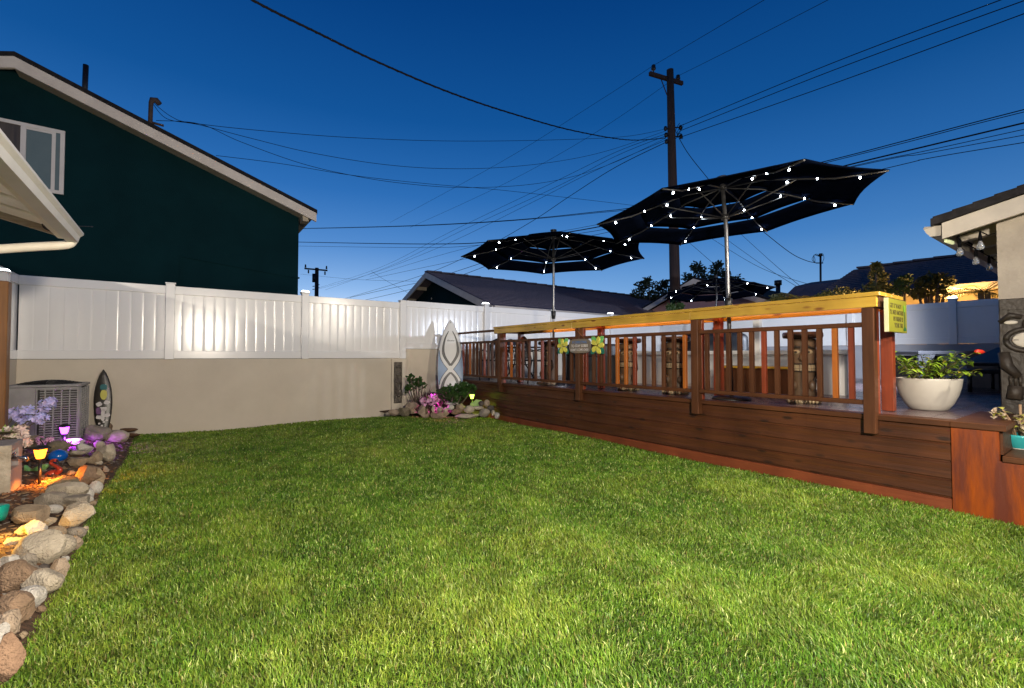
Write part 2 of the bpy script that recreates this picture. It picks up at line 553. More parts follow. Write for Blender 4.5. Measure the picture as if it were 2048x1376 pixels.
def build_grass():
    n = 1800000
    x = rng.uniform(-.72, 5.13, n); y = rng.uniform(.2, 9.39, n)
    X = x * _cr.x + y * _cr.y; D = x * _cf0.x + y * _cf0.y
    px = 1024 + FPX * X / np.maximum(D, .1)
    edge = -.585 + .06 * (grid_noise(x, y, .35, 3) - .5) * 2
    corner = (x - 3.4) * (9.25 - 7.75) + (y - 9.25) * (5.1 - 3.4)   # beyond the rock line of the corner bed
    ok = (D > 1.15) & (px > -160) & (px < 2240) & (x > edge) & (corner < .1)
    tot = 5.85 * 9.19
    dens = np.clip(24000 * np.power(2.4 / np.maximum(D, 2.4), 1.35), 3600, 24000)
    ok &= rng.random(n) < dens / (n / tot)
    x, y, D = x[ok], y[ok], D[ok]
    k = len(x)
    lo = grid_noise(x, y, 1.3, 11); mid = grid_noise(x, y, .34, 12); fine = grid_noise(x, y, .11, 13)
    z = .03 * np.sin(x * 1.1 + .5) * np.sin(y * .6 + .3) - .012 + .012 * np.sin(2.3 * x + 1.7 * y) - .014
    h = .029 * (.80 + .30 * mid + .20 * fine) * rng.uniform(.55, 1.35, k)
    wd = .00165 * np.maximum(1.0, D / 2.4) ** .95 * rng.uniform(.8, 1.5, k)
    az = 2 * np.pi * (grid_noise(x, y, .12, 21) * 1.6 + rng.uniform(-.5, .5, k))
    lean = np.clip(rng.normal(.55, .32, k), .05, 1.5)
    stripe = np.sin(2 * np.pi * (x + .05 * np.sin(y * 1.3)) / 1.05)
    dx, dy = np.cos(az), np.sin(az) + .45 * np.sign(stripe) * np.minimum(1, np.abs(stripe) * 2)
    fa = az + np.pi / 2 + rng.normal(0, .5, k)
    sx, sy = np.cos(fa) * wd, np.sin(fa) * wd
    b = np.stack([x, y, z], 1)
    m = b + np.stack([dx * h * lean * .35, dy * h * lean * .35, h * .62], 1)
    t = b + np.stack([dx * h * lean, dy * h * lean, h * (1.0 - .18 * lean)], 1)
    s = np.stack([sx, sy, np.zeros(k)], 1)
    V = np.stack([b - s, b + s, m + s * .85, m - s * .85, t], 1).reshape(-1, 3)
    o = (np.arange(k) * 5)[:, None]
    quads = (o + np.array([[0, 1, 2, 3]])); tris = (o + np.array([[3, 2, 4]]))
    loops = np.concatenate([quads, tris], 1).reshape(-1)
    me = bpy.data.meshes.new('grass')
    me.vertices.add(len(V)); me.vertices.foreach_set('co', V.astype(np.float32).reshape(-1))
    me.loops.add(len(loops)); me.loops.foreach_set('vertex_index', loops.astype(np.int32))
    me.polygons.add(2 * k)
    st = (np.arange(k) * 7)[:, None] + np.array([[0, 4]])
    me.polygons.foreach_set('loop_start', st.reshape(-1).astype(np.int32))
    me.polygons.foreach_set('use_smooth', np.ones(2 * k, bool))
    me.update(calc_edges=True)
    # colour of each blade: fresh green, yellow green, straw, plus painted pale highlights
    yel = np.clip((lo - .50) * .8 + (mid - .5) * .7 + rng.normal(0, .38, k), -1, 1)
    base = np.array([.152, .285, .028])[None]; yl = np.array([.34, .415, .058])[None]; dk = np.array([.055, .160, .014])[None]
    c = np.where(yel[:, None] > 0, base + (yl - base) * yel[:, None], base + (dk - base) * (-yel[:, None]))
    straw = rng.random(k) < .035
    c[straw] = np.array([.32, .26, .09])
    pale = rng.random(k) < .07  # pale blades hold glossy highlights in their colour
    c[pale] = np.array([.50, .58, .20])
    c *= (rng.uniform(.62, 1.34, k) * (.70 + .60 * fine))[:, None]
    colr = np.ones((k, 5, 4), np.float32); colr[:, :, :3] = c[:, None, :]
    a = me.color_attributes.new('blade', 'FLOAT_COLOR', 'POINT')
    a.data.foreach_set('color', colr.reshape(-1))
    m_ = bpy.data.materials.new('grass_blade'); m_.use_nodes = True
    t_ = m_.node_tree; p = t_.nodes['Principled BSDF']
    at = t_.nodes.new('ShaderNodeAttribute'); at.attribute_name = 'blade'
    t_.links.new(at.outputs['Color'], p.inputs['Base Color'])
    p.inputs['Roughness'].default_value = .45; p.inputs['Specular IOR Level'].default_value = .35
    tr = t_.nodes.new('ShaderNodeBsdfTranslucent'); t_.links.new(at.outputs['Color'], tr.inputs[0])
    mx = t_.nodes.new('ShaderNodeMixShader'); mx.inputs[0].default_value = .28
    t_.links.new(p.outputs[0], mx.inputs[1]); t_.links.new(tr.outputs[0], mx.inputs[2])
    t_.links.new(mx.outputs[0], t_.nodes['Material Output'].inputs[0])
    me.materials.append(m_)
    ob = bpy.data.objects.new('grass', me); col.objects.link(ob)
    ob['kind'] = 'stuff'; ob['label'] = 'short mown green lawn grass with yellowish patches'; ob['category'] = 'grass'
    print('blades', k)


build_grass()

# ================================================================== WALLS
g = MB(); g.box((-1.9, 9.40, -.1), (3.92, 9.62, 1.20))
solo('block_wall', g, M_['stucco'], 'low beige stucco wall under the striped white fence beside the lawn', 'wall')
g = MB(); g.box((3.62, 9.36, -.1), (3.96, 9.64, 1.19)); 
solo('wall_pier', g, M_['stucco'], 'beige stucco pier behind the narrow carved panel', 'wall pier', bevel=.006)
g = MB(); g.box((3.96, 9.50, -.1), (13.25, 9.72, 1.405))
solo('block_wall', g, M_['stucco'], 'taller beige stucco wall behind the surfboard and the deck', 'wall')
g = MB(); g.box((13.0, -5, -.1), (13.25, 9.50, 1.50))
solo('block_wall', g, M_['stucco_grey'], 'grey stucco wall at the far side of the deck behind the flower pot', 'wall')
g = MB(); g.box((-2.12, 3.5, -.1), (-1.9, 9.62, 1.20))
solo('block_wall', g, M_['stucco'], 'beige stucco side wall behind the air conditioner corner', 'wall')


# ================================================================== VINYL FENCES
def fence(label, P0, S, T, length, z0, z1, posts, rel=.32):
    """P0 start point, S run direction, T direction of the face one sees"""
    P0, S, T = Vector(P0), Vector(S), Vector(T)
    root = thing('vinyl_fence', label, 'fence', P0 + Vector((0, 0, z0)))
    def bx(s0, s1, t0, t1, za, zb):
        a = P0 + S * s0 + T * t0; b = P0 + S * s1 + T * t1
        return MB().box((a.x, a.y, za), (b.x, b.y, zb))
    rail = .135
    mesh_obj('top_rail', bx(0, length, -.02, .022, z1 - rail, z1), M_['vinyl'], root, bevel=.006, segs=2)
    mesh_obj('bottom_rail', bx(0, length, -.02, .022, z0, z0 + .13), M_['vinyl'], root, bevel=.006, segs=2)
    edges = sorted([p for p in posts]); edges = [0] + edges + [length]
    bw = .155
    prof = [(0, -.0025), (.004, 0.0), (.020, .0018), (.045, .0026), (bw / 2, .0030), (bw - .045, .0026), (bw - .02, .0018), (bw - .004, 0)]
    for i in range(len(edges) - 1):
        s = edges[i]; e = edges[i + 1]
        if e - s < .2:
            continue
        pts = []
        x = s
        j = 0
        while x < e:
            tilt = random.uniform(-.0016, .0016) * rel; off = random.uniform(-.0008, .0008) * rel
            for (a, t) in prof:
                if x + a < e:
                    pts.append((x + a, t * rel + off + tilt * (a / bw - .5)))
            x += bw
        pts.append((e, 0))
        m = MB()
        n = len(pts)
        vs = []
        zz = [z0 + .13, z0 + .13 + (z1 - z0 - .265) * .33, z0 + .13 + (z1 - z0 - .265) * .66, z1 - rail]
        for z in zz:
            for (a, t) in pts:
                p = P0 + S * a + T * (t + .0015 * rel * mnoise.noise(Vector((a * 2.2, z * 2.0, 1)))); vs.append((p.x, p.y, z))
        flip = S.cross(Vector((0, 0, 1))).dot(T) < 0
        fs = [((r + 1) * n + q, (r + 1) * n + q + 1, r * n + q + 1, r * n + q) if flip else (r * n + q, r * n + q + 1, (r + 1) * n + q + 1, (r + 1) * n + q) for r in range(3) for q in range(n - 1)]
        m.add(vs, fs, 0, True)
        # the back of the boards
        a = P0 + S * s - T * .012; b = P0 + S * e - T * .012
        m.box((a.x, a.y, z0 + .13), (b.x + T.x * .004, b.y + T.y * .004, z1 - rail))
        mesh_obj('board_panel', m, M_['vinyl'], root)
    for p in posts:
        a = bx(p - .062, p + .062, -.06, .065, z0 - .01, z1 + .03)
        po = mesh_obj('post', a, M_['vinyl'], root, bevel=.006, segs=2)
        c = P0 + S * p
        cap = MB()
        cap.box((c.x - .072, c.y - .072, z1 + .03), (c.x + .072, c.y + .072, z1 + .05))
        mesh_obj('post_cap', cap, M_['vinyl'], po, bevel=.004)
    return root


FA, FB, FR = 2.41, 2.475, 2.385
pA = [at_y(340, 640, 9.4).x + 1.9, at_y(610, 640, 9.4).x + 1.9, at_y(805, 640, 9.4).x + 1.9]
fence('white vinyl fence with glossy upright boards on the low beige wall, streaked by lamp glints', (-1.9, 9.42, 0), (1, 0, 0), (0, -1, 0), 5.86, 1.205, FA, pA)
pB = [at_y(972, 640, 9.5).x - 3.98, at_y(1105, 640, 9.5).x - 3.98, at_y(1222, 640, 9.5).x - 3.98]
fence('white vinyl fence behind the tall surfboard and the far end of the deck', (3.98, 9.52, 0), (1, 0, 0), (0, -1, 0), 9.2, 1.41, FB, pB)
pR = [at_x(1905, 604, 13).y + 5, at_x(1700, 604, 13).y + 5, at_x(1312, 700, 13).y + 5, at_x(1516, 640, 13).y + 5]
fence('bluish white vinyl fence on the grey wall across the deck', (13.02, -5, 0), (0, 1, 0), (-1, 0, 0), 14.4, 1.505, FR, pR, rel=.15)
fence('narrow white vinyl fence section at the corner above the air conditioner', (-1.92, 3.5, 0), (0, 1, 0), (1, 0, 0), 5.96, 1.205, FA, [])


def cap_light(p, label):
    m = MB()
    x, y, z = p
    m.box((x - .078, y - .078, z), (x + .078, y + .078, z + .016))
    m.add([(x - .05, y - .05, z + .045), (x + .05, y - .05, z + .045), (x + .05, y + .05, z + .045), (x - .05, y + .05, z + .045), (x, y, z + .06)],
          [(0, 1, 4), (1, 2, 4), (2, 3, 4), (3, 0, 4)], 0)
    r = thing('solar_cap_light', label, 'post light', (x, y, z), 0, 'solar lights on the fence posts')
    mesh_obj('housing', m, M_['vinyl'], r)
    d = MB()
    d.add([(x - .07, y - .07, z + .016), (x + .07, y - .07, z + .016), (x + .07, y + .07, z + .016), (x - .07, y + .07, z + .016),
           (x - .05, y - .05, z + .045), (x + .05, y - .05, z + .045), (x + .05, y + .05, z + .045), (x - .05, y + .05, z + .045)],
          [(0, 1, 5, 4), (1, 2, 6, 5), (2, 3, 7, 6), (3, 0, 4, 7)])
    mesh_obj('diffuser', d, M_['capled'], r)


cap_light((-1.9 + pA[1], 9.42, FA + .05), 'glowing white cap light on the fence post under the green house corner')
cap_light((3.98 + pB[0], 9.52, FB + .05), 'glowing white cap light on the post behind the tall surfboard')
cap_light((3.98 + pB[2], 9.52, FB + .05), 'glowing white cap light just above the yellow counter near the dark tree')
cap_light((13.02, -5 + pR[0], FR + .05), 'glowing white cap light on the fence in front of the yellow palm')
q = at_d(4, 540, 5.6)
pm = MB(); pm.box((q.x - .06, q.y - .06, 0), (q.x + .06, q.y + .06, q.z - .03))
solo('fence_post', pm, M_['vinyl'], 'white vinyl post at the corner behind the wooden post', 'fence post', bevel=.004)
cap_light((q.x, q.y, q.z - .03), 'glowing white cap light under the patio roof downspout')

# ================================================================== GREEN HOUSE (neighbour)
GY = 11.5
gh = thing('green_house', 'dark green two storey stucco house with cream rake board beyond the fence', 'house', (-2.3, GY, 0))
ap = Vector((-2.39, GY, 6.42)); ev = Vector((2.50, GY, 4.62)); sl = (ap.z - ev.z) / (ev.x - ap.x)
lx = -9.0
g = MB()
wall_top = lambda x: ap.z - sl * abs(x - ap.x) - .10
poly = [(lx, 0), (2.17, 0), (2.17, wall_top(2.17)), (ap.x, wall_top(ap.x)), (lx, wall_top(lx))]
g.prism(poly, frame((0, GY + 12, 0), (1, 0, 0), (0, 0, 1), (0, -1, 0)), 12.0)
mesh_obj('wall', g, M_['green_wall'], gh)
g = MB()
b0, b1 = at_y(362, 512, GY - .012), at_y(597, 556, GY - .012)
g.bar((b0.x, GY - .012, b0.z), (b1.x + .02, GY - .012, b1.z), .03, .035)
g.bar((b0.x, GY - .012, b0.z), (b0.x, GY - .012, 2.3), .03, .03)
mesh_obj('conduit', g, M_['green_wall'], gh)
OV = .34
th = .10
g = MB()
for sgn, x1 in ((1, ev.x), (-1, lx - .3)):
    zt = ap.z + .02
    e = zt - sl * abs(x1 - ap.x)
    a0 = [(ap.x, zt), (x1, e), (x1, e - th), (ap.x, zt - th)]
    if sgn < 0:
        a0 = a0[::-1]
    g.prism(a0, frame((0, GY + 12.2, 0), (1, 0, 0), (0, 0, 1), (0, -1, 0)), 12.2 + OV)
rf = mesh_obj('roof', g, M_['shingle_dark'], gh)
g = MB()
fh = .195
for sgn, x1 in ((1, ev.x - .02), (-1, lx)):
    zt = ap.z - .072
    e = zt - sl * abs(x1 - ap.x)
    a0 = [(ap.x, zt), (x1, e), (x1, e - fh), (ap.x, zt - fh)]
    if sgn < 0:
        a0 = a0[::-1]
    g.prism(a0, frame((0, GY - OV + .05, 0), (1, 0, 0), (0, 0, 1), (0, -1, 0)), .06)
mesh_obj('rake_board', g, M_['trim'], rf)
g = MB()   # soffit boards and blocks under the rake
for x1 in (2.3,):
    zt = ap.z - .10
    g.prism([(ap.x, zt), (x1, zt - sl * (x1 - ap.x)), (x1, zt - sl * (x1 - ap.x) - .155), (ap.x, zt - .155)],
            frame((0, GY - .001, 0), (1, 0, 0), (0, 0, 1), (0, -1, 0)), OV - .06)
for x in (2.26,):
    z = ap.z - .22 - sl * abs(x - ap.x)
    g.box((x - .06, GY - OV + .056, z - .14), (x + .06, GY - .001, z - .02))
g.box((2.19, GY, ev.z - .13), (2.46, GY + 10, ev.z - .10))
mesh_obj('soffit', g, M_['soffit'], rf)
w0 = at_y(131, 262, GY); wx1 = w0.x; wz1, wz0 = 5.36, 4.19
wx0 = wx1 - 1.55
win = MB()
fy = GY - .035
for (a, b, c, d) in ((wx0, wz0, wx1, wz0 + .06), (wx0, wz1 - .06, wx1, wz1), (wx0, wz0 + .06, wx0 + .06, wz1 - .06), (wx1 - .06, wz0 + .06, wx1, wz1 - .06)):
    win.box((a, fy, b), (c, GY, d))
xm = at_y(47, 300, GY).x
win.box((xm - .035, fy - .004, wz0 + .06), (xm + .035, GY, wz1 - .06))
M_['alu'] = mat('white_window_frame', (.62, .58, .56), (.56, .52, .50), 4, .4)
wo = mesh_obj('window', win, M_['alu'], gh)
win = MB(); win.box((wx1 - .17, GY - .028, wz0 + .06), (wx1 - .12, GY - .002, wz1 - .06)); win.box((xm + .035, GY - .026, wz1 - .10), (wx1 - .17, GY - .002, wz1 - .06))
mesh_obj('sash', win, M_['alu'], wo)
M_['pane'] = mat('frosted_pane', (.13, .17, .18), (.11, .15, .16), 2, .25)
M_['pane_dark'] = mat('curtained_pane', (.085, .065, .05), (.05, .04, .035), 2, .3, stretch=(9, 9, .5))
win = MB(); win.box((xm + .035, GY - .016, wz0 + .06), (wx1 - .06, GY - .003, wz1 - .06)); mesh_obj('pane', win, M_['pane'], wo)
win = MB(); win.box((wx0 + .06, GY - .016, wz0 + .06), (xm - .035, GY - .003, wz1 - .06)); mesh_obj('pane', win, M_['pane_dark'], wo)
# vent pipe and service mast on its roof
p = at_y(169, 186, GY + .4); q = at_y(171, 130, GY + .4)
g = MB(); g.tube([(p.x, p.y, p.z - .25), (p.x + .01, p.y, q.z)], .045, 10); mesh_obj('vent_pipe', g, M_['blackm'], rf)
p = at_y(300, 246, GY + .1); q = at_y(302, 203, GY + .1); MAST = q
g = MB()
g.tube([(p.x, p.y, p.z - .35), (q.x, q.y, q.z - .03), (q.x + .02, q.y, q.z + .04), (q.x + .08, q.y, q.z + .05), (q.x + .14, q.y, q.z - .01)], [.04, .04, .055, .06, .05], 10)
g.tube([(p.x + .02, p.y, p.z + .02), (p.x + .22, p.y, p.z + .01)], .025, 8)
sm = mesh_obj('service_mast', g, mat('rusty_mast', (.06, .035, .03), (.03, .02, .02), 12, .8), rf)

# ================================================================== GREEN GARAGE
gg = thing('green_garage', 'low dark green garage with purple brown shingle roof behind the fence', 'garage', (7.6, 11.9, 0))
GX0 = 7.62
rz = at_d(848, 543, 17.66); rdz = rz.z; rv = 16.2
ez = 2.80; evy = 11.5; s2 = (rdz - ez) / (rv - evy)
rend = 23.0; eend = 26.3
fy0 = 2 * rv - evy
g = MB(); g.box((GX0 + .45, 11.95, 0), (25.8, fy0 - .45, 2.78))
g.add([(GX0 + .45, 11.95, 2.78), (GX0 + .45, fy0 - .45, 2.78), (GX0 + .45, rv, rdz - .20)], [(0, 2, 1)])
mesh_obj('wall', g, M_['green_wall'], gg)
g = MB()
t = .07
A = (GX0, evy, ez); B = (eend, evy, ez); Cc = (rend, rv, rdz); D_ = (GX0, rv, rdz); E = (GX0, fy0, ez); F = (eend, fy0, ez)
top = [A, B, Cc, D_, E, F]
bot = [(a, b, c - t) for a, b, c in top]
g.add(top + bot, [(0, 1, 2, 3), (3, 2, 5, 4), (1, 5, 2), (9, 8, 7, 6), (10, 11, 8, 9), (8, 11, 7), (0, 6, 7, 1), (3, 9, 6, 0), (4, 10, 9, 3), (5, 11, 10, 4), (1, 7, 11, 5)])
# shingle courses: thin steps along the slope
for k in range(1, 22):
    f0 = k / 22
    y = evy + (rv - evy) * f0; z = ez + (rdz - ez) * f0
    xe = eend + (rend - eend) * f0
    g.box((GX0 - .002, y - .02, z - .01), (xe - .05, y + .02, z + .017))
for k in range(26):   # ridge caps
    x = GX0 + k * .6
    g.obox((x + .3, rv, rdz + .02), (.31, 0, .012), (0, .13, 0), (0, 0, .025))
rf2 = mesh_obj('roof', g, M_['shingle'], gg)
g = MB()
for (y0, z0, y1, z1) in ((evy, ez, rv, rdz), (rv, rdz, fy0, ez)):
    g.add([(GX0 - .04, y0, z0 - .03), (GX0 - .04, y1, z1 - .03), (GX0 - .04, y1, z1 - .25), (GX0 - .04, y0, z0 - .25),
           (GX0 + .01, y0, z0 - .03), (GX0 + .01, y1, z1 - .03), (GX0 + .01, y1, z1 - .25), (GX0 + .01, y0, z0 - .25)],
          [(0, 1, 2, 3), (7, 6, 5, 4), (0, 4, 5, 1), (3, 2, 6, 7), (0, 3, 7, 4), (1, 5, 6, 2)])
mesh_obj('rake_board', g, M_['trim'], rf2)
g = MB(); g.box((GX0 + .02, evy - .06, ez - .20), (eend, evy - .01, ez - .02)); mesh_obj('fascia', g, M_['trim'], rf2)
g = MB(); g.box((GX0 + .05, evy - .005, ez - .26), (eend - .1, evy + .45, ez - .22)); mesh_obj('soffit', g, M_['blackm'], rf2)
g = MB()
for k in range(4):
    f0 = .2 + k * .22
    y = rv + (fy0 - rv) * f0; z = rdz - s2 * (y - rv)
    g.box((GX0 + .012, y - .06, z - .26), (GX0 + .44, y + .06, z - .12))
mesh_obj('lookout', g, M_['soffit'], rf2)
p = at_x(863, 597, GX0 + .43)
g = MB(); g.ell(p, (.02, .03, .045), n=8, m=5); mesh_obj('wall_hook', g, M_['white'], gg)

# ================================================================== HOUSE AT THE FAR SIDE (behind the shrubs)
fh_ = thing('shingled_house', 'house with long dark shingle roof and warmly lit eaves behind the yellow shrubs', 'house', (18, 2, 0))
M_['warm_wall'] = mat('tan_house_wall', (.42, .33, .22), (.36, .28, .18), 3, .8)
g = MB(); g.box((16.0, -9, 0), (22.0, 5.6, 3.0)); g.add([(16.0, 5.6, 3.0), (22.0, 5.6, 3.0), (19, 5.6, 4.05)], [(0, 1, 2)]); mesh_obj('wall', g, M_['warm_wall'], fh_)
g = MB()
prof = [(15.5, 3.02), (19, 4.27), (22.5, 3.02), (22.5, 2.93), (19, 4.17), (15.5, 2.93)]
g.prism(prof, frame((0, 5.87, 0), (1, 0, 0), (0, 0, 1), (0, -1, 0)), 15.5)
for k in range(1, 14):
    f0 = k / 14
    g.box((15.5 + 3.5 * f0 - .02, -9.6, 3.02 + 1.25 * f0 - .01), (15.5 + 3.5 * f0 + .02, 5.86, 3.02 + 1.25 * f0 + .02))
for k in range(24):
    g.obox((19, 5.5 - k * .5, 4.30), (.12, 0, 0), (0, .26, .012), (0, 0, .03))
mesh_obj('roof', g, M_['shingle'], fh_)
g = MB(); g.box((15.44, -9.6, 2.84), (15.49, 5.8, 3.01)); mesh_obj('fascia', g, M_['trim'], fh_)
# small lower gable in front of it
g = MB(); prof = [(16.0, 2.9), (17.6, 3.72), (19.0, 4.0), (19.0, 2.9)]
g.prism(prof, frame((0, 7.2, 0), (1, 0, 0), (0, 0, 1), (0, -1, 0)), 1.4); mesh_obj('porch_roof', g, M_['shingle'], fh_)
lamp('neighbour_porch_light', 'POINT', (14.95, 2.6, 2.5), 150, (1.0, .56, .16), .08)
lamp('neighbour_porch_light', 'POINT', (14.9, 4.6, 2.5), 100, (1.0, .56, .16), .08)

ph = thing('pink_house', 'small pink stucco house with dark roof and white rake board behind the far umbrella', 'house', (19, 10, 0))
M_['pink'] = mat('pink_stucco', (.46, .25, .23), (.40, .21, .20), 3, .8)
g = MB()
g.prism([(13.1, 0), (7.9, 0), (7.9, 3.2), (10.5, 4.25), (13.1, 3.2)], frame((17.0, 0, 0), (0, 1, 0), (0, 0, 1), (1, 0, 0)), 8)
mesh_obj('wall', g, M_['pink'], ph)
g = MB()
g.prism([(7.4, 3.18), (10.5, 4.43), (13.6, 3.18), (13.6, 3.08), (10.5, 4.33), (7.4, 3.08)], frame((16.6, 0, 0), (0, 1, 0), (0, 0, 1), (1, 0, 0)), 8.6)
rf3 = mesh_obj('roof', g, M_['shingle_dark'], ph)
g = MB()
for y0, z0, y1, z1 in ((7.4, 3.10, 10.5, 4.35), (10.5, 4.35, 13.6, 3.10)):
    g.add([(16.56, y0, z0), (16.56, y1, z1), (16.56, y1, z1 - .2), (16.56, y0, z0 - .2), (16.6, y0, z0), (16.6, y1, z1), (16.6, y1, z1 - .2), (16.6, y0, z0 - .2)],
          [(0, 1, 2, 3), (7, 6, 5, 4), (0, 4, 5, 1), (3, 2, 6, 7), (0, 3, 7, 4), (1, 5, 6, 2)])
mesh_obj('rake_board', g, M_['trim'], rf3)
p = at_x(1417, 598, 16.98)
g = MB(); g.box((16.97, p.y - .13, p.z - .12), (16.995, p.y + .13, p.z + .12)); mesh_obj('vent', g, mat('dark_vent', (.09, .05, .05), (.05, .03, .03), 30, .7, stretch=(.2, .2, 8)), ph)
p = at_d(1556, 588, 21.5); q = at_d(1556, 561, 21.5)
g = MB(); g.tube([(p.x, p.y, p.z - .6), (q.x, q.y, q.z - .15)], .10, 10); g.tube([(q.x, q.y, q.z - .22), (q.x, q.y, q.z)], .16, 10)
mesh_obj('chimney', g, M_['blackm'], rf3)

# ================================================================== OWN HOUSE AT THE RIGHT
oh = thing('stucco_house', 'light stucco house corner with white rake board and gutter over the deck steps', 'house', (6.5, .4, 0))
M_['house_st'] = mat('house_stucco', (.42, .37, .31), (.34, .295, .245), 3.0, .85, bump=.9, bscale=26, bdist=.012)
cy = .785
g = MB()
pz = .235
zt = lambda y: 2.50 + pz * (1.16 - y)
ys = [cy, -3.0]
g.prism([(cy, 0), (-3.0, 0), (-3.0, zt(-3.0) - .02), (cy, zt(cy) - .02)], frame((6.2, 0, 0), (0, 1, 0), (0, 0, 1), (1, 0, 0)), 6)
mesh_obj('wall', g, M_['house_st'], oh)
g = MB()
RX = 5.98
g.prism([(1.20, zt(1.20) + .11), (-3.2, zt(-3.2) + .11), (-3.2, zt(-3.2) + .04), (1.20, zt(1.20) + .04)], frame((RX - .03, 0, 0), (0, 1, 0), (0, 0, 1), (1, 0, 0)), 7)
for k in range(16):
    y = 1.18 - k * .14
    g.obox((RX + 1.5, y - .07, zt(y - .07) + .112), (1.535, 0, 0), (0, .072, -.072 * pz + .005), (0, 0, .004))
orf = mesh_obj('roof', g, M_['shingle_dark'], oh)
g = MB()
g.prism([(1.125, zt(1.125) + .036), (-3.2, zt(-3.2) + .036), (-3.2, zt(-3.2) - .12), (1.125, zt(1.125) - .12)], frame((RX, 0, 0), (0, 1, 0), (0, 0, 1), (1, 0, 0)), .04)
mesh_obj('rake_board', g, M_['cream'], orf, bevel=.003)
g = MB()
g.prism([(1.10, zt(1.10) + .03), (cy - .3, zt(cy - .3) + .03), (cy - .3, zt(cy - .3) + .0), (1.10, zt(1.10) + .0)], frame((RX + .05, 0, 0), (0, 1, 0), (0, 0, 1), (1, 0, 0)), 6)
for k in range(8):
    x = RX + .5 + k * .6
    g.prism([(1.08, zt(1.08) - .002), (cy, zt(cy) - .002), (cy, zt(cy) - .12), (1.08, zt(1.08) - .09)], frame((x, 0, 0), (0, 1, 0), (0, 0, 1), (1, 0, 0)), .09)
mesh_obj('soffit', g, M_['cream'], orf)
g = MB()
gz = 2.53
prof = [(1.135, gz), (1.255, gz + .012), (1.268, gz), (1.245, gz - .055), (1.215, gz - .095), (1.135, gz - .10)]
g.prism(prof, frame((RX + .03, 0, 0), (0, 1, 0), (0, 0, 1), (1, 0, 0)), 6.5)
mesh_obj('gutter', g, M_['cream'], orf)

# ================================================================== PATIO ROOF AT THE LEFT
pt = thing('patio_roof', 'cream painted patio roof corner with planked soffit and gutter at the upper edge of the lawn side', 'patio roof', (-.9, 4.5, 2.2))
M_['patio'] = mat('patio_cream_brightened', (.80, .75, .65), (.72, .67, .57), 5, .45, bump=.12, bscale=25)  # cream lightened in place of light bounced up from the lawn
PX, PY = -.79, 5.2
sp = .27
zr = lambda x: 2.345 + sp * (PX - x)
g = MB()
g.prism([(PX, zr(PX)), (-2.6, zr(-2.6)), (-2.6, zr(-2.6) + .05), (PX, zr(PX) + .05)], frame((0, PY, 0), (1, 0, 0), (0, 0, 1), (0, -1, 0)), 7.6)
mesh_obj('roof', g, M_['patio'], pt)
for k in range(18):   # planks of the soffit step at their joints
    y0 = PY - .04 - k * .405
    m = MB()
    x0 = PX - .06
    m.prism([(x0, zr(x0) - .002), (-2.6, zr(-2.6) - .002), (-2.6, zr(-2.6) - .075), (x0, zr(x0) - .075)], frame((0, y0, 0), (1, 0, 0), (0, 0, 1), (0, -1, 0)), .30)
    mesh_obj('soffit_plank', m, M_['patio'], pt, bevel=.006)
g = MB(); g.box((PX - .05, PY - 7.6, 2.215), (PX - .004, PY - .001, 2.335)); mesh_obj('fascia', g, M_['patio'], pt, bevel=.006, segs=2)
g = MB()
g.prism([(0, 0), (.070, .005), (.082, .05), (.104, .07), (.104, .088), (.085, .085), (.0, .085)], frame((PX, PY + .03, 2.20), (1, 0, 0), (0, 0, 1), (0, -1, 0)), 7.6)
mesh_obj('gutter', g, mat('white_gutter', (.64, .62, .59), (.58, .56, .53), 4, .4), pt)
g = MB(); g.prism([(PX - .002, zr(PX) - .006), (-2.6, zr(-2.6) - .006), (-2.6, zr(-2.6) - .12), (PX - .002, zr(PX) - .12)], frame((0, PY + .035, 0), (1, 0, 0), (0, 0, 1), (0, -1, 0)), .033)
mesh_obj('end_board', g, mat('weathered_board', (.46, .38, .29), (.30, .23, .16), 5, .7, stretch=(2, 8, 8)), pt)
Y_ = 5.27
path = spline_([at_y(147, 455, Y_), at_y(147, 470, Y_), at_y(143, 483, Y_), at_y(128, 490, Y_), at_y(60, 494, Y_), at_y(-60, 502, Y_)])
g = MB(); g.tube(path, .036, 12); mesh_obj('downspout', g, M_['patio'], pt)
g = MB()
cc = at_y(103, 450, 5.13)
g2 = []
for k in range(60):
    an = k * 2 * math.pi / 20
    g2.append(cc + Vector((.05 * math.cos(an) + .006 * math.sin(an * .4), .01 * math.sin(an * .33), .048 * math.sin(an))))
g.tube(g2, .0035, 5)
g.tube([at_y(0, 398, 4.9), at_y(40, 415, 5.0), at_y(88, 436, 5.1), at_y(115, 446, 5.12), at_y(150, 452, 5.2), at_y(186, 453, 5.3)], .004, 6)
mesh_obj('coiled_cable', g, M_['gun'], pt)
q = at_d(3, 720, 4.45)
g = MB(); g.box((q.x - .085, q.y - .06, 0), (q.x + .045, q.y + .06, 1.98))
solo('wooden_post', g, wood('aged_post', (.20, .085, .018), (.13, .05, .012), 2, .5), 'brown wooden post at the edge beside the air conditioner', 'post', bevel=.006)

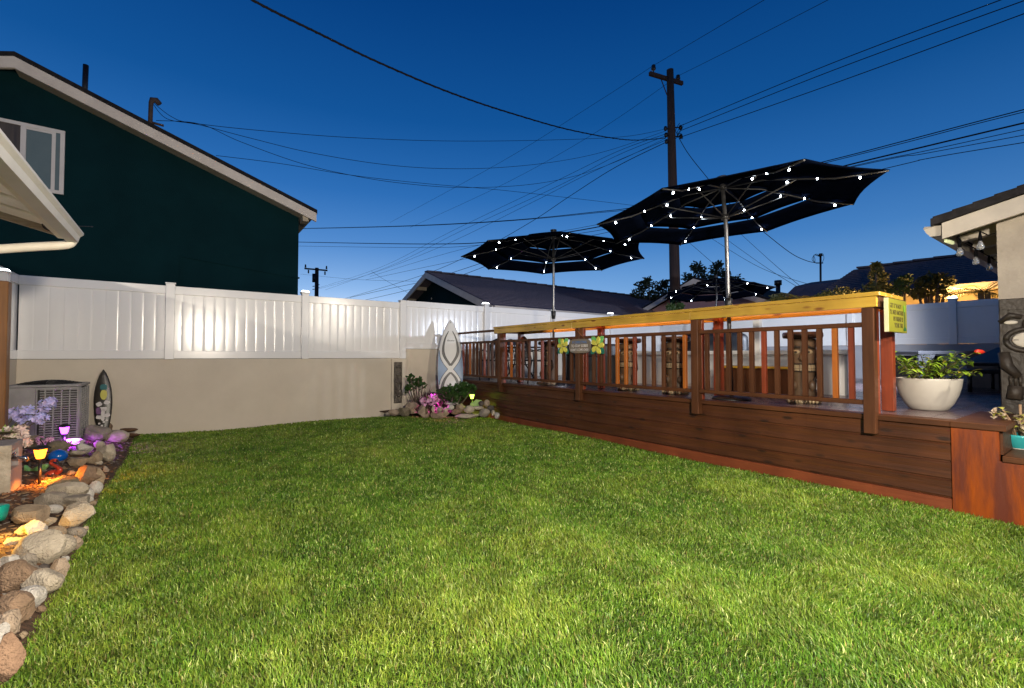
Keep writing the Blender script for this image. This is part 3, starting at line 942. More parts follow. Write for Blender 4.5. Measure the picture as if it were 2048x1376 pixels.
# ================================================================== DECK
ZD = 0.72
dk = thing('wooden_deck', 'raised wooden deck with dark brown board skirt and red base strip along the lawn', 'deck', (5.1, 5.0, 0))
g = MB()
x = 5.24
while x < 12.9:
    g.box((x, 1.12, ZD - .03), (x + .134, 9.49, ZD - random.uniform(0, .002))); x += .14
y = .67
while y < 1.10:
    g.box((5.24, y, ZD - .03), (12.9, y + .134, ZD - random.uniform(0, .002))); y += .14
mesh_obj('decking', g, M_['decking'], dk)
g = MB(); g.box((5.06, .93, ZD - .045), (5.235, 9.36, ZD + .002)); mesh_obj('edge_board', g, M_['brown'], dk, bevel=.004)
SK = .145
for k in range(4):
    g = MB()
    z1 = .672 - k * SK
    cuts = [.935] + sorted([2.0 + k * .37 + j * 2.44 for j in range(3)]) + [9.36]
    for a, b in zip(cuts[:-1], cuts[1:]):
        dx = random.uniform(-.003, .003)
        n = 14
        # slightly cupped and wavy board
        vs = []
        for i in range(n + 1):
            yy = a + .0015 + (b - a - .003) * i / n
            wv = .004 * mnoise.noise(Vector((yy * 1.5, k * 5.1, a)))
            for zz, off in ((z1 - SK + .009, .002), (z1 - SK + .015, -.006), (z1 - SK * .5, -.003), (z1 - .008, -.006), (z1, .002)):
                vs.append((5.098 + dx + off + wv, yy, zz + wv))
        fs = [(i * 5 + q, (i + 1) * 5 + q, (i + 1) * 5 + q + 1, i * 5 + q + 1) for i in range(n) for q in range(4)]
        fs = [f[::-1] for f in fs]
        g.add(vs, fs)
        for i in (0, n):
            pass
    g.box((5.105, .935, z1 - SK), (5.13, 9.36, z1))
    mesh_obj('skirt_board', g, M_['skirt'], dk)
g = MB(); g.box((5.085, .935, -.06), (5.12, 9.36, .088)); mesh_obj('base_board', g, M_['red'], dk, bevel=.003)
g = MB()
g.prism([(.93, -.06), (.93, .672), (.66, .672), (.66, .445), (.1, .445), (.1, .24), (-.8, .24), (-.8, -.06)], frame((5.075, 0, 0), (0, 1, 0), (0, 0, 1), (1, 0, 0)), .045)
mesh_obj('side_panel', g, M_['panel_red'], dk, bevel=.002)
g = MB(); g.box((5.05, .62, ZD - .045), (6.2, .93, ZD + .003)); mesh_obj('nosing', g, M_['brown'], dk, bevel=.004)
g = MB(); g.box((5.125, .645, .49), (6.2, .66, .67)); mesh_obj('riser', g, M_['brown'], dk)
g = MB(); g.box((5.05, .08, .447), (6.19, .643, .49)); mesh_obj('step', g, M_['brown'], dk, bevel=.004)
g = MB(); g.box((5.05, -.8, .24), (6.19, .075, .28)); mesh_obj('step', g, M_['brown'], dk, bevel=.004)

# ================================================================== RAILING
PV = [1.45, 3.17, 5.18, 7.36, 9.10]
rl = thing('deck_railing', 'dark brown wooden railing of slim balusters along the deck edge', 'railing', (5.06, 5.2, ZD))
for i, v in enumerate(PV):
    g = MB()
    if i < 4:
        g.box((5.0, v - .045, .555), (5.093, v + .045, 1.688))
    else:
        g.box((5.0, v - .03, .60), (5.093, v + .03, 1.76))
    mesh_obj('post', g, M_['brown_v'], rl, bevel=.004)
orange = {0: [10], 1: [4, 5, 11], 2: [1], 3: [3]}
nb = [12, 12, 11, 11]
for i in range(4):
    a = PV[i] + .047; b = PV[i + 1] - (.047 if i < 3 else .032)
    g = MB(); g.box((5.02, a, 1.515), (5.085, b, 1.558)); mesh_obj('top_rail', g, M_['brown'], rl, bevel=.004)
    g = MB(); g.box((5.02, a, .808), (5.085, b, .850)); mesh_obj('bottom_rail', g, M_['brown'], rl, bevel=.004)
    for k in range(nb[i]):
        # counted from the near end; the listed ones get orange wood
        y = a + (b - a) * (k + .72) / (nb[i] + .4)
        kk = nb[i] - 1 - k
        g = MB(); g.box((5.034, y - .022, .851), (5.074, y + .022, 1.514))
        mm = M_['orange_v'] if kk in orange[i] else (M_['brown_v'] if (k * 7 + i) % 6 else M_['red_v'])
        o = mesh_obj('baluster', g, mm, rl, bevel=.002)
        if kk in orange[i]:
            o['label'] = 'orange baluster'
g = MB(); g.box((5.02, 7.407, 1.735), (5.085, 9.068, 1.778)); mesh_obj('hand_rail', g, M_['brown'], rl, bevel=.004)

# ================================================================== BAR COUNTER
bc = thing('bar_counter', 'long yellow pine bar counter on reddish posts above the railing', 'bar counter', (5.3, 4.4, ZD))
M_['cut_end'] = wood('dark_end_grain', (.10, .04, .016), (.06, .024, .01), 0, .5)
cuts = [1.35, 3.22, 5.30, 7.52]
g = MB()
for a, b in ((1.35, 4.2), (4.203, 7.52)):
    for x0 in (4.98, 5.148, 5.316, 5.484):
        g.box((x0, a, 1.786), (x0 + .165, b, 1.822))
mesh_obj('counter_top', g, M_['pine'], bc, bevel=.004, segs=2)
for a, b in zip(cuts[:-1], cuts[1:]):
    g = MB(); g.box((5.0, a + (.03 if a == 1.35 else .001), 1.69), (5.038, b - .001, 1.7845)); mesh_obj('apron', g, M_['pine'], bc, bevel=.003)
g = MB(); g.box((5.59, 1.39, 1.69), (5.628, 7.5, 1.7845)); mesh_obj('apron', g, M_['pine'], bc)
g = MB(); g.box((5.04, 1.368, 1.69), (5.588, 1.395, 1.7845)); mesh_obj('end_apron', g, M_['cut_end'], bc)
for v in PV[:4]:
    g = MB(); g.box((5.50, v - .047, ZD + .002), (5.588, v + .047, 1.7845)); mesh_obj('counter_post', g, M_['red_v'], bc, bevel=.004)
    g = MB(); g.box((5.094, v - .044, ZD + .004), (5.15, v + .044, 1.7845)); mesh_obj('counter_post', g, M_['red_v'], bc, bevel=.004)
    g = MB(); g.box((5.151, v - .02, 1.695), (5.499, v + .02, 1.7845)); mesh_obj('cross_brace', g, M_['red'], bc)
M_['strip'] = emit('warm_led_strip', (1.0, .46, .18), 14)
g = MB(); g.tube([(5.46, 1.5, 1.752), (5.46, 4.2, 1.752), (5.46, 6.6, 1.752)], .011, 6); mesh_obj('light_strip', g, M_['strip'], bc)


# ================================================================== TIKI STOOLS
M_['tiki'] = mat('carved_palm_wood', (.155, .095, .052), (.07, .042, .024), 4, .5, bump=.6, bscale=26, stretch=(1, 1, .35))
M_['tiki_l'] = mat('pale_carved_wood', (.36, .28, .17), (.25, .19, .11), 7, .5, bump=.3)
M_['tiki_d'] = mat('burnt_carving', (.035, .022, .014), (.02, .013, .009), 9, .6)
M_['seatw'] = mat('varnished_seat', (.06, .026, .014), (.035, .015, .009), 5, .3, stretch=(1, 9, 1))


def tiki_stool():
    r = thing('tiki_stool', '', 'stool', (0, 0, 0), 0, 'carved tiki stools along the bar')
    g = MB()
    g.lathe([(.0, .725), (.13, .725), (.19, .735), (.20, .75), (.20, .785), (.19, .80), (.0, .805)], 28)
    mesh_obj('seat', g, M_['seatw'], r)
    g = MB()
    g.lathe([(.125, .06), (.135, .10), (.118, .18), (.130, .24), (.124, .36), (.138, .42), (.128, .50), (.140, .56), (.126, .62), (.142, .66), (.136, .72)], 28)
    mesh_obj('carved_body', g, M_['tiki'], r)
    for s in (-1, 1):   # the face looks along -y
        f = MB(); f.ell((s * .058, -.122, .575), (.042, .025, .026)); mesh_obj('eye', f, M_['tiki_l'], r)
        f = MB(); f.ell((s * .088, -.108, .20), (.04, .034, .06)); mesh_obj('knee', f, M_['tiki'], r)
    f = MB(); f.tube([(0, -.135, .575), (0, -.155, .50), (0, -.150, .475)], [.016, .036, .022], 8); mesh_obj('nose', f, M_['tiki'], r)
    for row, zc, hz in ((0, .412, .020), (1, .370, .017)):
        f = MB()
        for k in range(5):
            a = R(-46 + 23 * k)
            f.obox((math.sin(a) * .137, -math.cos(a) * .137, zc + .003 * ((k * 7) % 3 - 1)), (.023 * math.cos(a), .023 * math.sin(a), 0), (.006 * math.sin(a), -.006 * math.cos(a), 0), (0, 0, hz))
        mesh_obj('teeth', f, M_['tiki_l'], r)
    f = MB()
    for s in (-1, 1):
        f.tube([(s * .015, -.142, .625), (s * .06, -.135, .635), (s * .11, -.095, .61)], [.012, .016, .010], 7)
        f.ell((s * .06, -.145, .574), (.014, .008, .014))
        f.tube([(s * .125, -.07, .46), (s * .135, -.04, .33), (s * .10, -.10, .24)], .016, 7)
    pts = [(math.sin(R(t)) * .139, -math.cos(R(t)) * .139, .40 + .042 * (1 if t > 0 else 1)) for t in range(-62, 63, 12)]
    f.tube(pts, .010, 6)
    f.tube([(p[0], p[1], .358) for p in pts], .010, 6)
    mesh_obj('carving', f, M_['tiki_d'], r)
    b = MB()
    b.lathe([(.17, .0), (.175, .02), (.15, .06), (.0, .062)], 24)
    for s in (-1, 1):
        for k in range(4):
            b.ell((s * .08 + (k - 1.5) * .033, -.165, .03), (.018, .04, .028))
    mesh_obj('foot_base', b, M_['tiki_l'], r)
    return r


st = [(1607, 805, 'carved tiki stool with round brown seat nearest the yellow sign'),
      (1352, 787, 'carved tiki stool left of the second railing post with pale toes showing'),
      (1257, 780, 'carved tiki stool seen through the two orange balusters'),
      (1098, 769.5, 'carved tiki stool farthest along the bar beside the table umbrella')]
proto = tiki_stool()
for i, (px, py, lb) in enumerate(st):
    p = at_z(px, py, ZD)
    o = proto if i == 0 else copy_tree(proto)
    o.location = (p.x, p.y, ZD)
    o.rotation_euler.z = R(-66 + random.uniform(-14, 14))
    o['label'] = lb


# ================================================================== UMBRELLAS
def umbrella(label, base, hub, nrm, Rr, rot0, collar_z, pole_top=True, pr=.022, slope=.235, spots=(.44, .62, .85)):
    """three tier market umbrella; hub = top of the canopy, nrm = axis of the canopy"""
    base = Vector(base); hub = Vector(hub); nrm = Vector(nrm).normalized()
    r = thing('patio_umbrella', label, 'umbrella', base, 0, 'lit patio umbrellas')
    X = nrm.orthogonal().normalized()
    X = (Vector((1, 0, 0)) - nrm * nrm.x).normalized()
    Y = nrm.cross(X)
    M = frame(hub, X, Y, nrm)
    sl_ = slope
    tiers = [(.0, .40, 0.0), (.34, .72, -.045), (.66, 1.0, -.09)]
    drop = lambda rr: -sl_ * rr * Rr - (.0 if rr < .37 else (.045 if rr < .69 else .09))
    nr = 8
    for (ra, rb, off) in tiers:
        m = MB()
        for k in range(nr):
            a0 = rot0 + 2 * math.pi * k / nr; da = 2 * math.pi / nr
            nu, nv = 6, 4
            vs = []
            for j in range(nv + 1):
                for i in range(nu + 1):
                    t = i / nu; rho = ra + (rb - ra) * j / nv
                    an = a0 + da * t
                    ch = math.cos(da / 2) / math.cos(da * (t - .5))
                    bow = 4 * t * (1 - t)
                    rr = rho * (ch * (1 - .035 * bow * (j / nv) ** 2))
                    z = -sl_ * rho * Rr + off + .008 * bow * Rr * (j / nv) - .02 * bow * rho * .3
                    vs.append(M @ Vector((rr * Rr * math.cos(an), rr * Rr * math.sin(an), z)))
            fs = [(j * (nu + 1) + i, j * (nu + 1) + i + 1, (j + 1) * (nu + 1) + i + 1, (j + 1) * (nu + 1) + i) for j in range(nv) for i in range(nu)]
            m.add(vs, fs, 0, True)
        o = mesh_obj('canopy_tier', m, M_['fabric'], r)
        sd = o.modifiers.new('cloth', 'SOLIDIFY'); sd.thickness = .004; sd.offset = -1
    # pole, straight up to the joint, then along the canopy axis
    joint = hub - nrm * (.62 * Rr / 1.7)
    m = MB()
    m.tube([base, (base + (joint - base) * .55), joint, hub - nrm * .02], pr, 12)
    mesh_obj('pole', m, M_['steel'], r)
    m = MB()
    f0 = (collar_z - base.z) / (joint.z - base.z)
    c = base + (joint - base) * f0
    ax = (joint - base).normalized()
    m.tube([c - ax * .09, c - ax * .02, c + ax * .05, c + ax * .06], [.030, .042, .046, .03], 12)
    m.tube([c, c + Vector((-.05, -.04, .05)), c + Vector((-.10, -.08, .11))], .011, 6)
    mesh_obj('crank', m, M_['gun'], r)
    m = MB(); m.lathe([(.06, 0), (.05, .02), (.045, .05), (.06, .055), (.06, .075), (.0, .08)], 14)
    m.v = [tuple(M @ Vector(p)) for p in m.v]
    mesh_obj('finial', m, M_['gun'], r)
    m = MB(); run = hub - nrm * (.46 * Rr / 1.7)
    m.tube([run - nrm * .03, run + nrm * .03], .045, 10)
    mesh_obj('runner', m, M_['gun'], r)
    m = MB(); m.tube([hub - nrm * .09, hub - nrm * .04], .05, 10)
    mesh_obj('hub', m, M_['gun'], r)
    for k in range(nr):
        an = rot0 + 2 * math.pi * k / nr
        e = lambda rr, dz=0: M @ Vector((rr * Rr * math.cos(an), rr * Rr * math.sin(an), drop(rr) + dz))
        m = MB()
        m.tube([M @ Vector((.04 * math.cos(an), .04 * math.sin(an), -.07)), e(.30, -.03), e(.50, -.022), e(.72, -.02), e(.995, -.008)], .0085, 6)
        m.tube([run + (M.to_3x3() @ Vector((math.cos(an), math.sin(an), 0))) * .04, e(.50, -.025)], .0075, 6)
        mesh_obj('rib', m, M_['gun'], r)
        for rr in spots:
            c = e(rr, -.045)
            b = MB(); b.ell(c, (.0105, .0105, .0105), n=8, m=6)
            mesh_obj('led_bulb', b, M_['led'], r)
    m = MB()
    m.lathe([(.0, .05), (.05, .05), (.20, .035), (.22, .012), (.22, 0)][::-1], 20, base)
    mesh_obj('stand', m, M_['gun'], r)
    return r


u1 = at_z(1107, 769, ZD)
u1h = at_d(1107, 470, depth(u1))
umbrella('dark three tier umbrella with small white lights over the far end of the deck', (u1.x, u1.y, ZD), (u1h.x, u1h.y, 3.52), (.0, .0, 1), 1.72, R(12), 2.03, slope=.205, spots=(.62, .85))
u2 = at_z(1463, 799, ZD)
uh = at_d(1447, 352, depth(u2) + .05)
lean = _cr * -.075 + _cf0 * 0.0
uh = uh - _cr * .12
umbrella('large tilted dark umbrella with white lights leaning over the yellow counter', (u2.x, u2.y, ZD), (uh.x + .10, uh.y - .05, 3.385), Vector((0, 0, 1)) + lean, 1.58, R(8), 1.90, pr=.024, slope=.19)
u3 = at_d(1420, 700, 13.0)
u3h = at_d(1432, 556, 13.0)
umbrella('small looking dark umbrella with white lights far behind the counter against the pink house', (u3.x, u3.y, ZD), (u3h.x, u3h.y, u3h.z), (.03, .05, 1), 1.50, R(20), 2.0, spots=(.84,))

# ================================================================== FURNITURE ON THE DECK
def patio_chair(label, loc, rz):
    r = thing('patio_chair', label, 'chair', loc, rz, 'black metal patio chairs')
    m = MB()
    m.prism([(-.23, -.22), (.23, -.22), (.25, .2), (-.25, .2)], frame((0, 0, .42), (1, 0, 0), (0, 1, 0), (0, 0, 1)), .035)
    mesh_obj('seat', m, M_['blackm'], r, world=False, bevel=.008)
    m = MB()
    n = 8
    for k in range(n):
        x0 = -.22 + .44 * k / (n - 1)
        top = .92 - .10 * (abs(x0) / .22) ** 2
        m.bar((x0, .20, .47), (x0 * 1.05, .30, top - .02), .022, .012, (0, 1, 0))
    pts = [(.26 * math.sin(R(t)), .21 + .09 * math.cos(R(t * .8)), .50 + .42 * math.cos(R(t)) ** .6) for t in range(-85, 86, 10)]
    m.tube(pts, .015, 7)
    m.prism([(-.2, .0), (.2, .0), (.2, .09), (.1, .13), (-.1, .13), (-.2, .09)], frame((0, .285, .78), (1, 0, 0), (0, .23, 1), (0, -1, .2)), .02)
    mesh_obj('backrest', m, M_['blackm'], r, world=False)
    for sx in (-1, 1):
        m = MB(); m.tube([(sx * .24, -.2, 0), (sx * .25, -.2, .42), (sx * .27, -.17, .63), (sx * .28, .05, .66), (sx * .26, .23, .62)], .013, 7)
        mesh_obj('armrest', m, M_['blackm'], r, world=False)
        m = MB(); m.tube([(sx * .27, .30, 0), (sx * .24, .20, .44)], .013, 7)
        mesh_obj('leg', m, M_['blackm'], r, world=False)
    return r


p = at_d(988, 730, 9.9); patio_chair('black metal patio chair with round back at the far end of the deck', (p.x, p.y, ZD), R(-60))
p = at_d(1075, 730, 9.3); patio_chair('black metal patio chair between the table and the bar', (p.x, p.y, ZD), R(70))
p = at_d(1040, 730, 10.6); patio_chair('black metal patio chair at the back of the round table', (p.x, p.y, ZD), R(10))
p = at_d(1040, 730, 9.75)
r = thing('patio_table', 'round black metal table at the far end of the deck', 'table', (p.x, p.y, ZD))
m = MB(); m.lathe([(.0, .70), (.47, .70), (.48, .71), (.48, .725), (.0, .73)], 30); mesh_obj('table_top', m, M_['blackm'], r, world=False)
for k in range(4):
    a = R(45 + 90 * k); m = MB(); m.tube([(.08 * math.cos(a), .08 * math.sin(a), .70), (.12 * math.cos(a), .12 * math.sin(a), .35), (.34 * math.cos(a), .34 * math.sin(a), .0)], .016, 7)
    mesh_obj('leg', m, M_['blackm'], r, world=False)
m = MB(); m.lathe([(.22, .34), (.235, .345), (.22, .36)], 20); mesh_obj('ring', m, M_['blackm'], r, world=False)


def covered(name, label, cat, c, sx, sy, h, rz, dome, logo=None):
    """a draped cover: rounded box that sags between its corners"""
    r = thing(name, label, cat, c, rz)
    m = MB(); n, k = 40, 12
    vs = []
    for j in range(k + 1):
        t = j / k
        for i in range(n):
            a = 2 * math.pi * i / n
            sq = (abs(math.cos(a)) ** 5 + abs(math.sin(a)) ** 5) ** (-1 / 5)
            if t < .62:
                z = h * t / .62 * (.86 if dome else .97); f = 1.03 - .04 * (t / .62)
            else:
                q = (t - .62) / .38
                z = h * ((.86 if dome else .97) + (.14 if dome else .03) * math.sin(q * math.pi / 2)); f = .99 * math.cos(q * math.pi / 2) ** (.45)
            fold = 1 + .018 * math.sin(a * 9 + 2 * math.sin(a * 3)) * (1 - t)
            vs.append((sx / 2 * sq * math.cos(a) * f * fold, sy / 2 * sq * math.sin(a) * f * fold, z))
    fs = [(j * n + i, j * n + (i + 1) % n, (j + 1) * n + (i + 1) % n, (j + 1) * n + i) for j in range(k) for i in range(n)]
    m.add(vs, fs, 0, True)
    mesh_obj('cover', m, M_['black'], r, world=False)
    return r


p = at_d(1183, 757, 9.5)
cv = covered('covered_storage_box', 'black covered storage box behind the flowered sign', 'storage box', (p.x, p.y, ZD), 1.05, .75, .78, R(-42), False)
m = MB(); m.tube([(-.52, -.36, .55), (.0, -.395, .53), (.52, -.36, .55)], .012, 6); mesh_obj('strap', m, M_['blackm'], cv, world=False)
p = at_d(1430, 757, 8.6)
gr = covered('covered_grill', 'black covered grill with a small white logo behind the white low wall', 'grill', (p.x, p.y, ZD), 1.12, .6, .99, R(-58), True)
lo = at_d(1468, 683, 8.12)
d_ = (CAM - lo); d_.z = 0; d_.normalize()
text('logo', 'obn', .12, frame(lo, Vector((0, 0, 1)).cross(d_), (0, 0, 1), d_), M_['white'], gr)

# white low wall, its post, the brown chest in front of it
r = thing('low_wall', 'white panelled low wall across the deck behind the tiki stools', 'low wall', (7.2, 4.4, ZD))
g = MB(); g.box((7.2, 2.35, ZD), (7.32, 6.5, 1.27))
for k in range(5):
    y = 2.4 + k * 1.0; g.box((7.19, y, ZD + .05), (7.2, y + .96, 1.25))
mesh_obj('panel', g, M_['vinyl'], r)
g = MB(); g.box((7.14, 2.3, 1.27), (7.38, 6.55, 1.335)); mesh_obj('cap', g, M_['vinyl'], r, bevel=.006)
g = MB()
for k in range(3):
    g.tube([(7.17, 5.0 - .07 * k, ZD), (7.17, 5.0 - .07 * k, 1.25)], .026, 8)
mesh_obj('pipe', g, M_['vinyl'], r)
q = at_x(1516, 700, 7.10)
g = MB(); g.box((7.05, q.y - .05, ZD), (7.139, q.y + .05, 2.02)); solo('vinyl_post', g, M_['vinyl'], 'square white vinyl post standing behind the brown chest', 'post', bevel=.004)
q = at_z(1490, 787, ZD)
r = thing('wooden_chest', 'brown wooden chest with pale lid edge behind the near umbrella pole', 'chest', (q.x, q.y, ZD))
g = MB()
for k in range(7):
    g.box((6.62, q.y - .52 + k * .15, ZD + .01), (6.98, q.y - .52 + k * .15 + .147, ZD + .35))
mesh_obj('body', g, M_['brown_v'], r, bevel=.003)
g = MB(); g.box((6.60, q.y - .54, ZD + .352), (7.0, q.y + .55, ZD + .385)); mesh_obj('lid', g, M_['pine'], r, bevel=.003)

# grey outdoor table and lounger seen past the flower pot
q = at_d(1860, 720, 8.0)
r = thing('garden_table', 'grey stone garden table with curved end behind the white flower pot', 'table', (q.x, q.y, ZD))
M_['stone_t'] = mat('grey_table_stone', (.055, .055, .062), (.042, .042, .048), 5, .5)
nd = _cr; td = _cf0
c = Vector((q.x, q.y, 0))
g = MB(); g.obox(c + Vector((0, 0, 1.305)), nd * .55, td * .4, (0, 0, .03)); mesh_obj('table_top', g, M_['stone_t'], r, bevel=.01)
g = MB()
poly = [(-.50, .0), (-.50, .30), (-.44, .42), (-.33, .50), (-.30, .555), (-.52, .555), (-.58, .5), (-.58, 0)]
g.prism(poly, frame(c + Vector((0, 0, ZD)) - td * .38, nd, (0, 0, 1), -td), .05)
mesh_obj('leg', g, M_['stone_t'], r)
g = MB()
g.prism([(.34, 0), (.40, 0), (.40, .555), (.34, .555)], frame(c + Vector((0, 0, ZD)) - td * .3, nd, (0, 0, 1), -td), .5)
mesh_obj('leg', g, M_['stone_t'], r)
g = MB(); g.obox(c + Vector((-.05, 0, ZD + .27)) + td * .25, nd * .42, td * .03, (0, 0, .27)); mesh_obj('back_panel', g, M_['stone_t'], r)
q = at_d(1965, 750, 7.0); c = Vector((q.x, q.y, 0))
r = thing('deck_lounger', 'dark deck lounger in shade beside the stucco house corner', 'lounger', (q.x, q.y, ZD))
g = MB(); g.obox(c + Vector((0, 0, ZD + .30)), nd * .55, td * .32, (0, 0, .03)); mesh_obj('seat', g, M_['black'], r, bevel=.01)
g = MB(); g.obox(c + nd * .30 + Vector((0, 0, ZD + .52)), nd * .30 + Vector((0, 0, .12)), td * .32, (-nd * .02 + Vector((0, 0, .03)))); mesh_obj('backrest', g, M_['black'], r, bevel=.01)
for s in (-.48, .45):
    for t_ in (-.28, .28):
        g = MB(); b = c + nd * s + td * t_; g.tube([(b.x, b.y, ZD), (b.x, b.y, ZD + .29)], .025, 8); mesh_obj('leg', g, M_['blackm'], r)

# ================================================================== SIGNS
M_['s_yel'] = mat('petal_yellow', (.72, .66, .10), (.60, .56, .07), 9, .4)
M_['s_yel2'] = mat('petal_edge', (.50, .46, .05), (.44, .40, .05), 9, .4)
M_['s_green'] = mat('leaf_green_paint', (.13, .46, .10), (.20, .56, .18), 6, .4)
M_['s_teal'] = mat('leaf_teal_paint', (.005, .17, .12), (.005, .12, .09), 6, .4)
M_['s_board'] = mat('grey_painted_plaque', (.16, .14, .12), (.21, .16, .10), 5, .5)
M_['s_blue'] = mat('blue_lettering', (.05, .20, .52), None, 5, .5)
M_['s_white'] = mat('white_lettering', (.80, .76, .74), None, 5, .5)
SX = 4.985
c0 = at_x(1160, 692, SX)
pl = at_x(1112, 692, SX); pr_ = at_x(1210, 694, SX)
sg = thing('flower_sign', 'hanging plaque with yellow plumeria flowers and painted words on a railing post', 'sign', (SX, c0.y, c0.z))
SM = lambda dy, dz, dx=0: frame((SX - dx, c0.y - dy, c0.z + dz), (0, -1, 0), (0, 0, 1), (-1, 0, 0))
half = (pl.y - pr_.y) / 2
pxh = 36 * depth(c0) / FPX      # sign height in metres
g = MB()
poly = [(half * .44 * math.copysign(abs(math.cos(a)) ** .5, math.cos(a)), pxh * .40 * math.copysign(abs(math.sin(a)) ** .6, math.sin(a))) for a in [2 * math.pi * k / 28 for k in range(28)]]
g.prism(poly, SM(0, 0), .012); mesh_obj('plaque', g, M_['s_board'], sg)
M_sgn = SM(0, 0, .013)
text('lettering', 'IF EXPECTING', pxh * .20, SM(0, pxh * .20, .013), M_['s_blue'], sg, .0008, .90)
text('lettering', 'TO STAY SOBER', pxh * .22, SM(0, 0, .013), M_['s_white'], sg, .0008, .82)
text('lettering', "DON'T COME OVER", pxh * .20, SM(0, -pxh * .22, .013), M_['s_white'], sg, .0008, .78)


def plumeria(cx, s, rot):
    for k, (a, mm) in enumerate(((50, 's_green'), (130, 's_green'), (222, 's_teal'), (318, 's_teal'))):
        a = R(a)
        d = (math.cos(a), math.sin(a)); n = (-d[1], d[0])
        L0 = s * 1.28
        poly = [(cx + d[0] * L0 * t + n[0] * wv * s, d[1] * L0 * t + n[1] * wv * s) for t, wv in ((.2, -.1), (.55, -.34), (.85, -.25), (1.0, 0), (.85, .25), (.55, .34), (.2, .1))]
        m = MB(); m.prism(poly, SM(0, 0, .004), .010); mesh_obj('leaf', m, M_[mm], sg)
    for k in range(5):
        a = R(90 + rot + 72 * k)
        d = (math.cos(a), math.sin(a)); n = (-d[1], d[0])
        m = MB()
        M2 = SM(0, 0, .016 + .003 * (k % 2))
        vs = []
        outl = [(.05, .0), (.22, -.20), (.50, -.33), (.78, -.31), (.95, -.16), (1.0, .04), (.90, .20), (.66, .27), (.38, .20), (.18, .08)]
        for t, wv in outl:
            vs.append(M2 @ Vector((cx + (d[0] * t + n[0] * wv) * s, (d[1] * t + n[1] * wv) * s, -.004)))
        for t, wv in outl:
            t2 = .5 + (t - .5) * .82; w2 = wv * .80
            vs.append(M2 @ Vector((cx + (d[0] * t2 + n[0] * w2) * s, (d[1] * t2 + n[1] * w2) * s, .006 + .006 * (1 - (wv + .33)))))
        nn = len(outl)
        m.add(vs, [(i, (i + 1) % nn, nn + (i + 1) % nn, nn + i) for i in range(nn)], 1, True)
        m.add(vs[nn:], [tuple(range(nn))], 0, True)
        mesh_obj('petal', m, [M_['s_yel'], M_['s_yel2']], sg)


plumeria(-half * .70, pxh * .47, 14)
plumeria(half * .70, pxh * .50, -12)
g = MB(); g.tube([(SX, c0.y + .09, c0.z + pxh * .36), (4.995, PV[2] + .015, c0.z + pxh * .95), (SX, c0.y - .11, c0.z + pxh * .36)], .0025, 5)
mesh_obj('hanging_cord', g, M_['orange_v'], sg)

M_['s_lime'] = mat('lime_yellow_sign', (.20, .195, .015), (.165, .165, .014), 4, .45)
M_['s_edge'] = mat('pale_sign_edge', (.72, .70, .42), None, 4, .5)
M_['s_ink'] = mat('dark_sign_lettering', (.045, .035, .012), None, 4, .5)
M_['s_cup'] = mat('green_glass_print', (.14, .30, .02), None, 4, .5)
M_['s_dkg'] = mat('dark_green_print', (.01, .10, .035), None, 4, .5)
ys_ = 1.335
y2 = thing('yellow_sign', 'lime yellow wooden sign with dark words and a green glass on the counter end', 'sign', (5.33, ys_, 1.62))
a0, a1 = 5.03, 5.56
g = MB(); g.box((a0, ys_ - .03, 1.465), (a1, ys_, 1.765)); mesh_obj('board', g, M_['s_lime'], y2, bevel=.003)
g = MB(); g.box((a0 - .006, ys_ - .031, 1.465), (a0 - .001, ys_ + .0, 1.765)); mesh_obj('board_edge', g, M_['s_edge'], y2)
YM = lambda x, z: frame((x, ys_ - .0305, z), (1, 0, 0), (0, 0, 1), (0, -1, 0))
for k, (t_, cx) in enumerate((("GET IT 'N NOT", 5.235), ("I'LL NEED ANOTHER", 5.265), ("MY FRIEND IS", 5.30), ("YOUR TIKI", 5.31))):
    text('lettering', t_, .058, YM(cx, 1.70 - k * .058), M_['s_ink'], y2, .001, (.84, .70, .80, .86)[k])
g = MB()
gx = 5.475
g.prism([(gx - .035, 1.72), (gx + .035, 1.72), (gx + .022, 1.66), (gx - .022, 1.66)][::-1], frame((0, ys_ - .0335, 0), (1, 0, 0), (0, 0, 1), (0, -1, 0)), .002)
mesh_obj('glass_print', g, M_['s_cup'], y2)
g = MB()
g.prism([(gx - .006, 1.66), (gx + .006, 1.66), (gx + .010, 1.52), (gx + .045, 1.50), (gx + .04, 1.485), (gx - .03, 1.485), (gx - .03, 1.50), (gx, 1.52)][::-1], frame((0, ys_ - .0335, 0), (1, 0, 0), (0, 0, 1), (0, -1, 0)), .002)
mesh_obj('stem_print', g, M_['s_dkg'], y2)

# ================================================================== WHITE BOWL PLANTER
q = at_z(1856, 829, ZD)
q = at_z(1857, 819, ZD)
PB = Vector((q.x, q.y, ZD))
r = thing('bowl_planter', 'large matt white bowl planter on the deck corner', 'planter', PB)
m = MB()
m.lathe([(.0, .0), (.125, .0), (.15, .010), (.188, .07), (.222, .15), (.243, .23), (.252, .300), (.252, .312), (.238, .312), (.234, .285), (.0, .28)], 48)
o = mesh_obj('bowl', m, M_['white'], r, world=False)
m = MB(); m.lathe([(.0, .286), (.233, .286), (.233, .283)], 24); mesh_obj('potting_soil', m, M_['soil'], r, world=False)
M_['hib'] = mat('hibiscus_leaf', (.17, .36, .022), (.34, .46, .03), 9, .45)
M_['hib_y'] = mat('yellow_leaf', (.50, .42, .03), (.36, .36, .03), 9, .45)  # a few of the leaves take this yellow
M_['stem'] = mat('green_brown_stem', (.09, .09, .03), (.06, .05, .02), 9, .6)
M_['redfl'] = mat('red_hibiscus_bud', (.62, .035, .012), (.50, .02, .01), 6, .4)
hb = thing('hibiscus', 'leafy hibiscus with one red bud growing in the white bowl', 'plant', PB + Vector((0, 0, .29)))
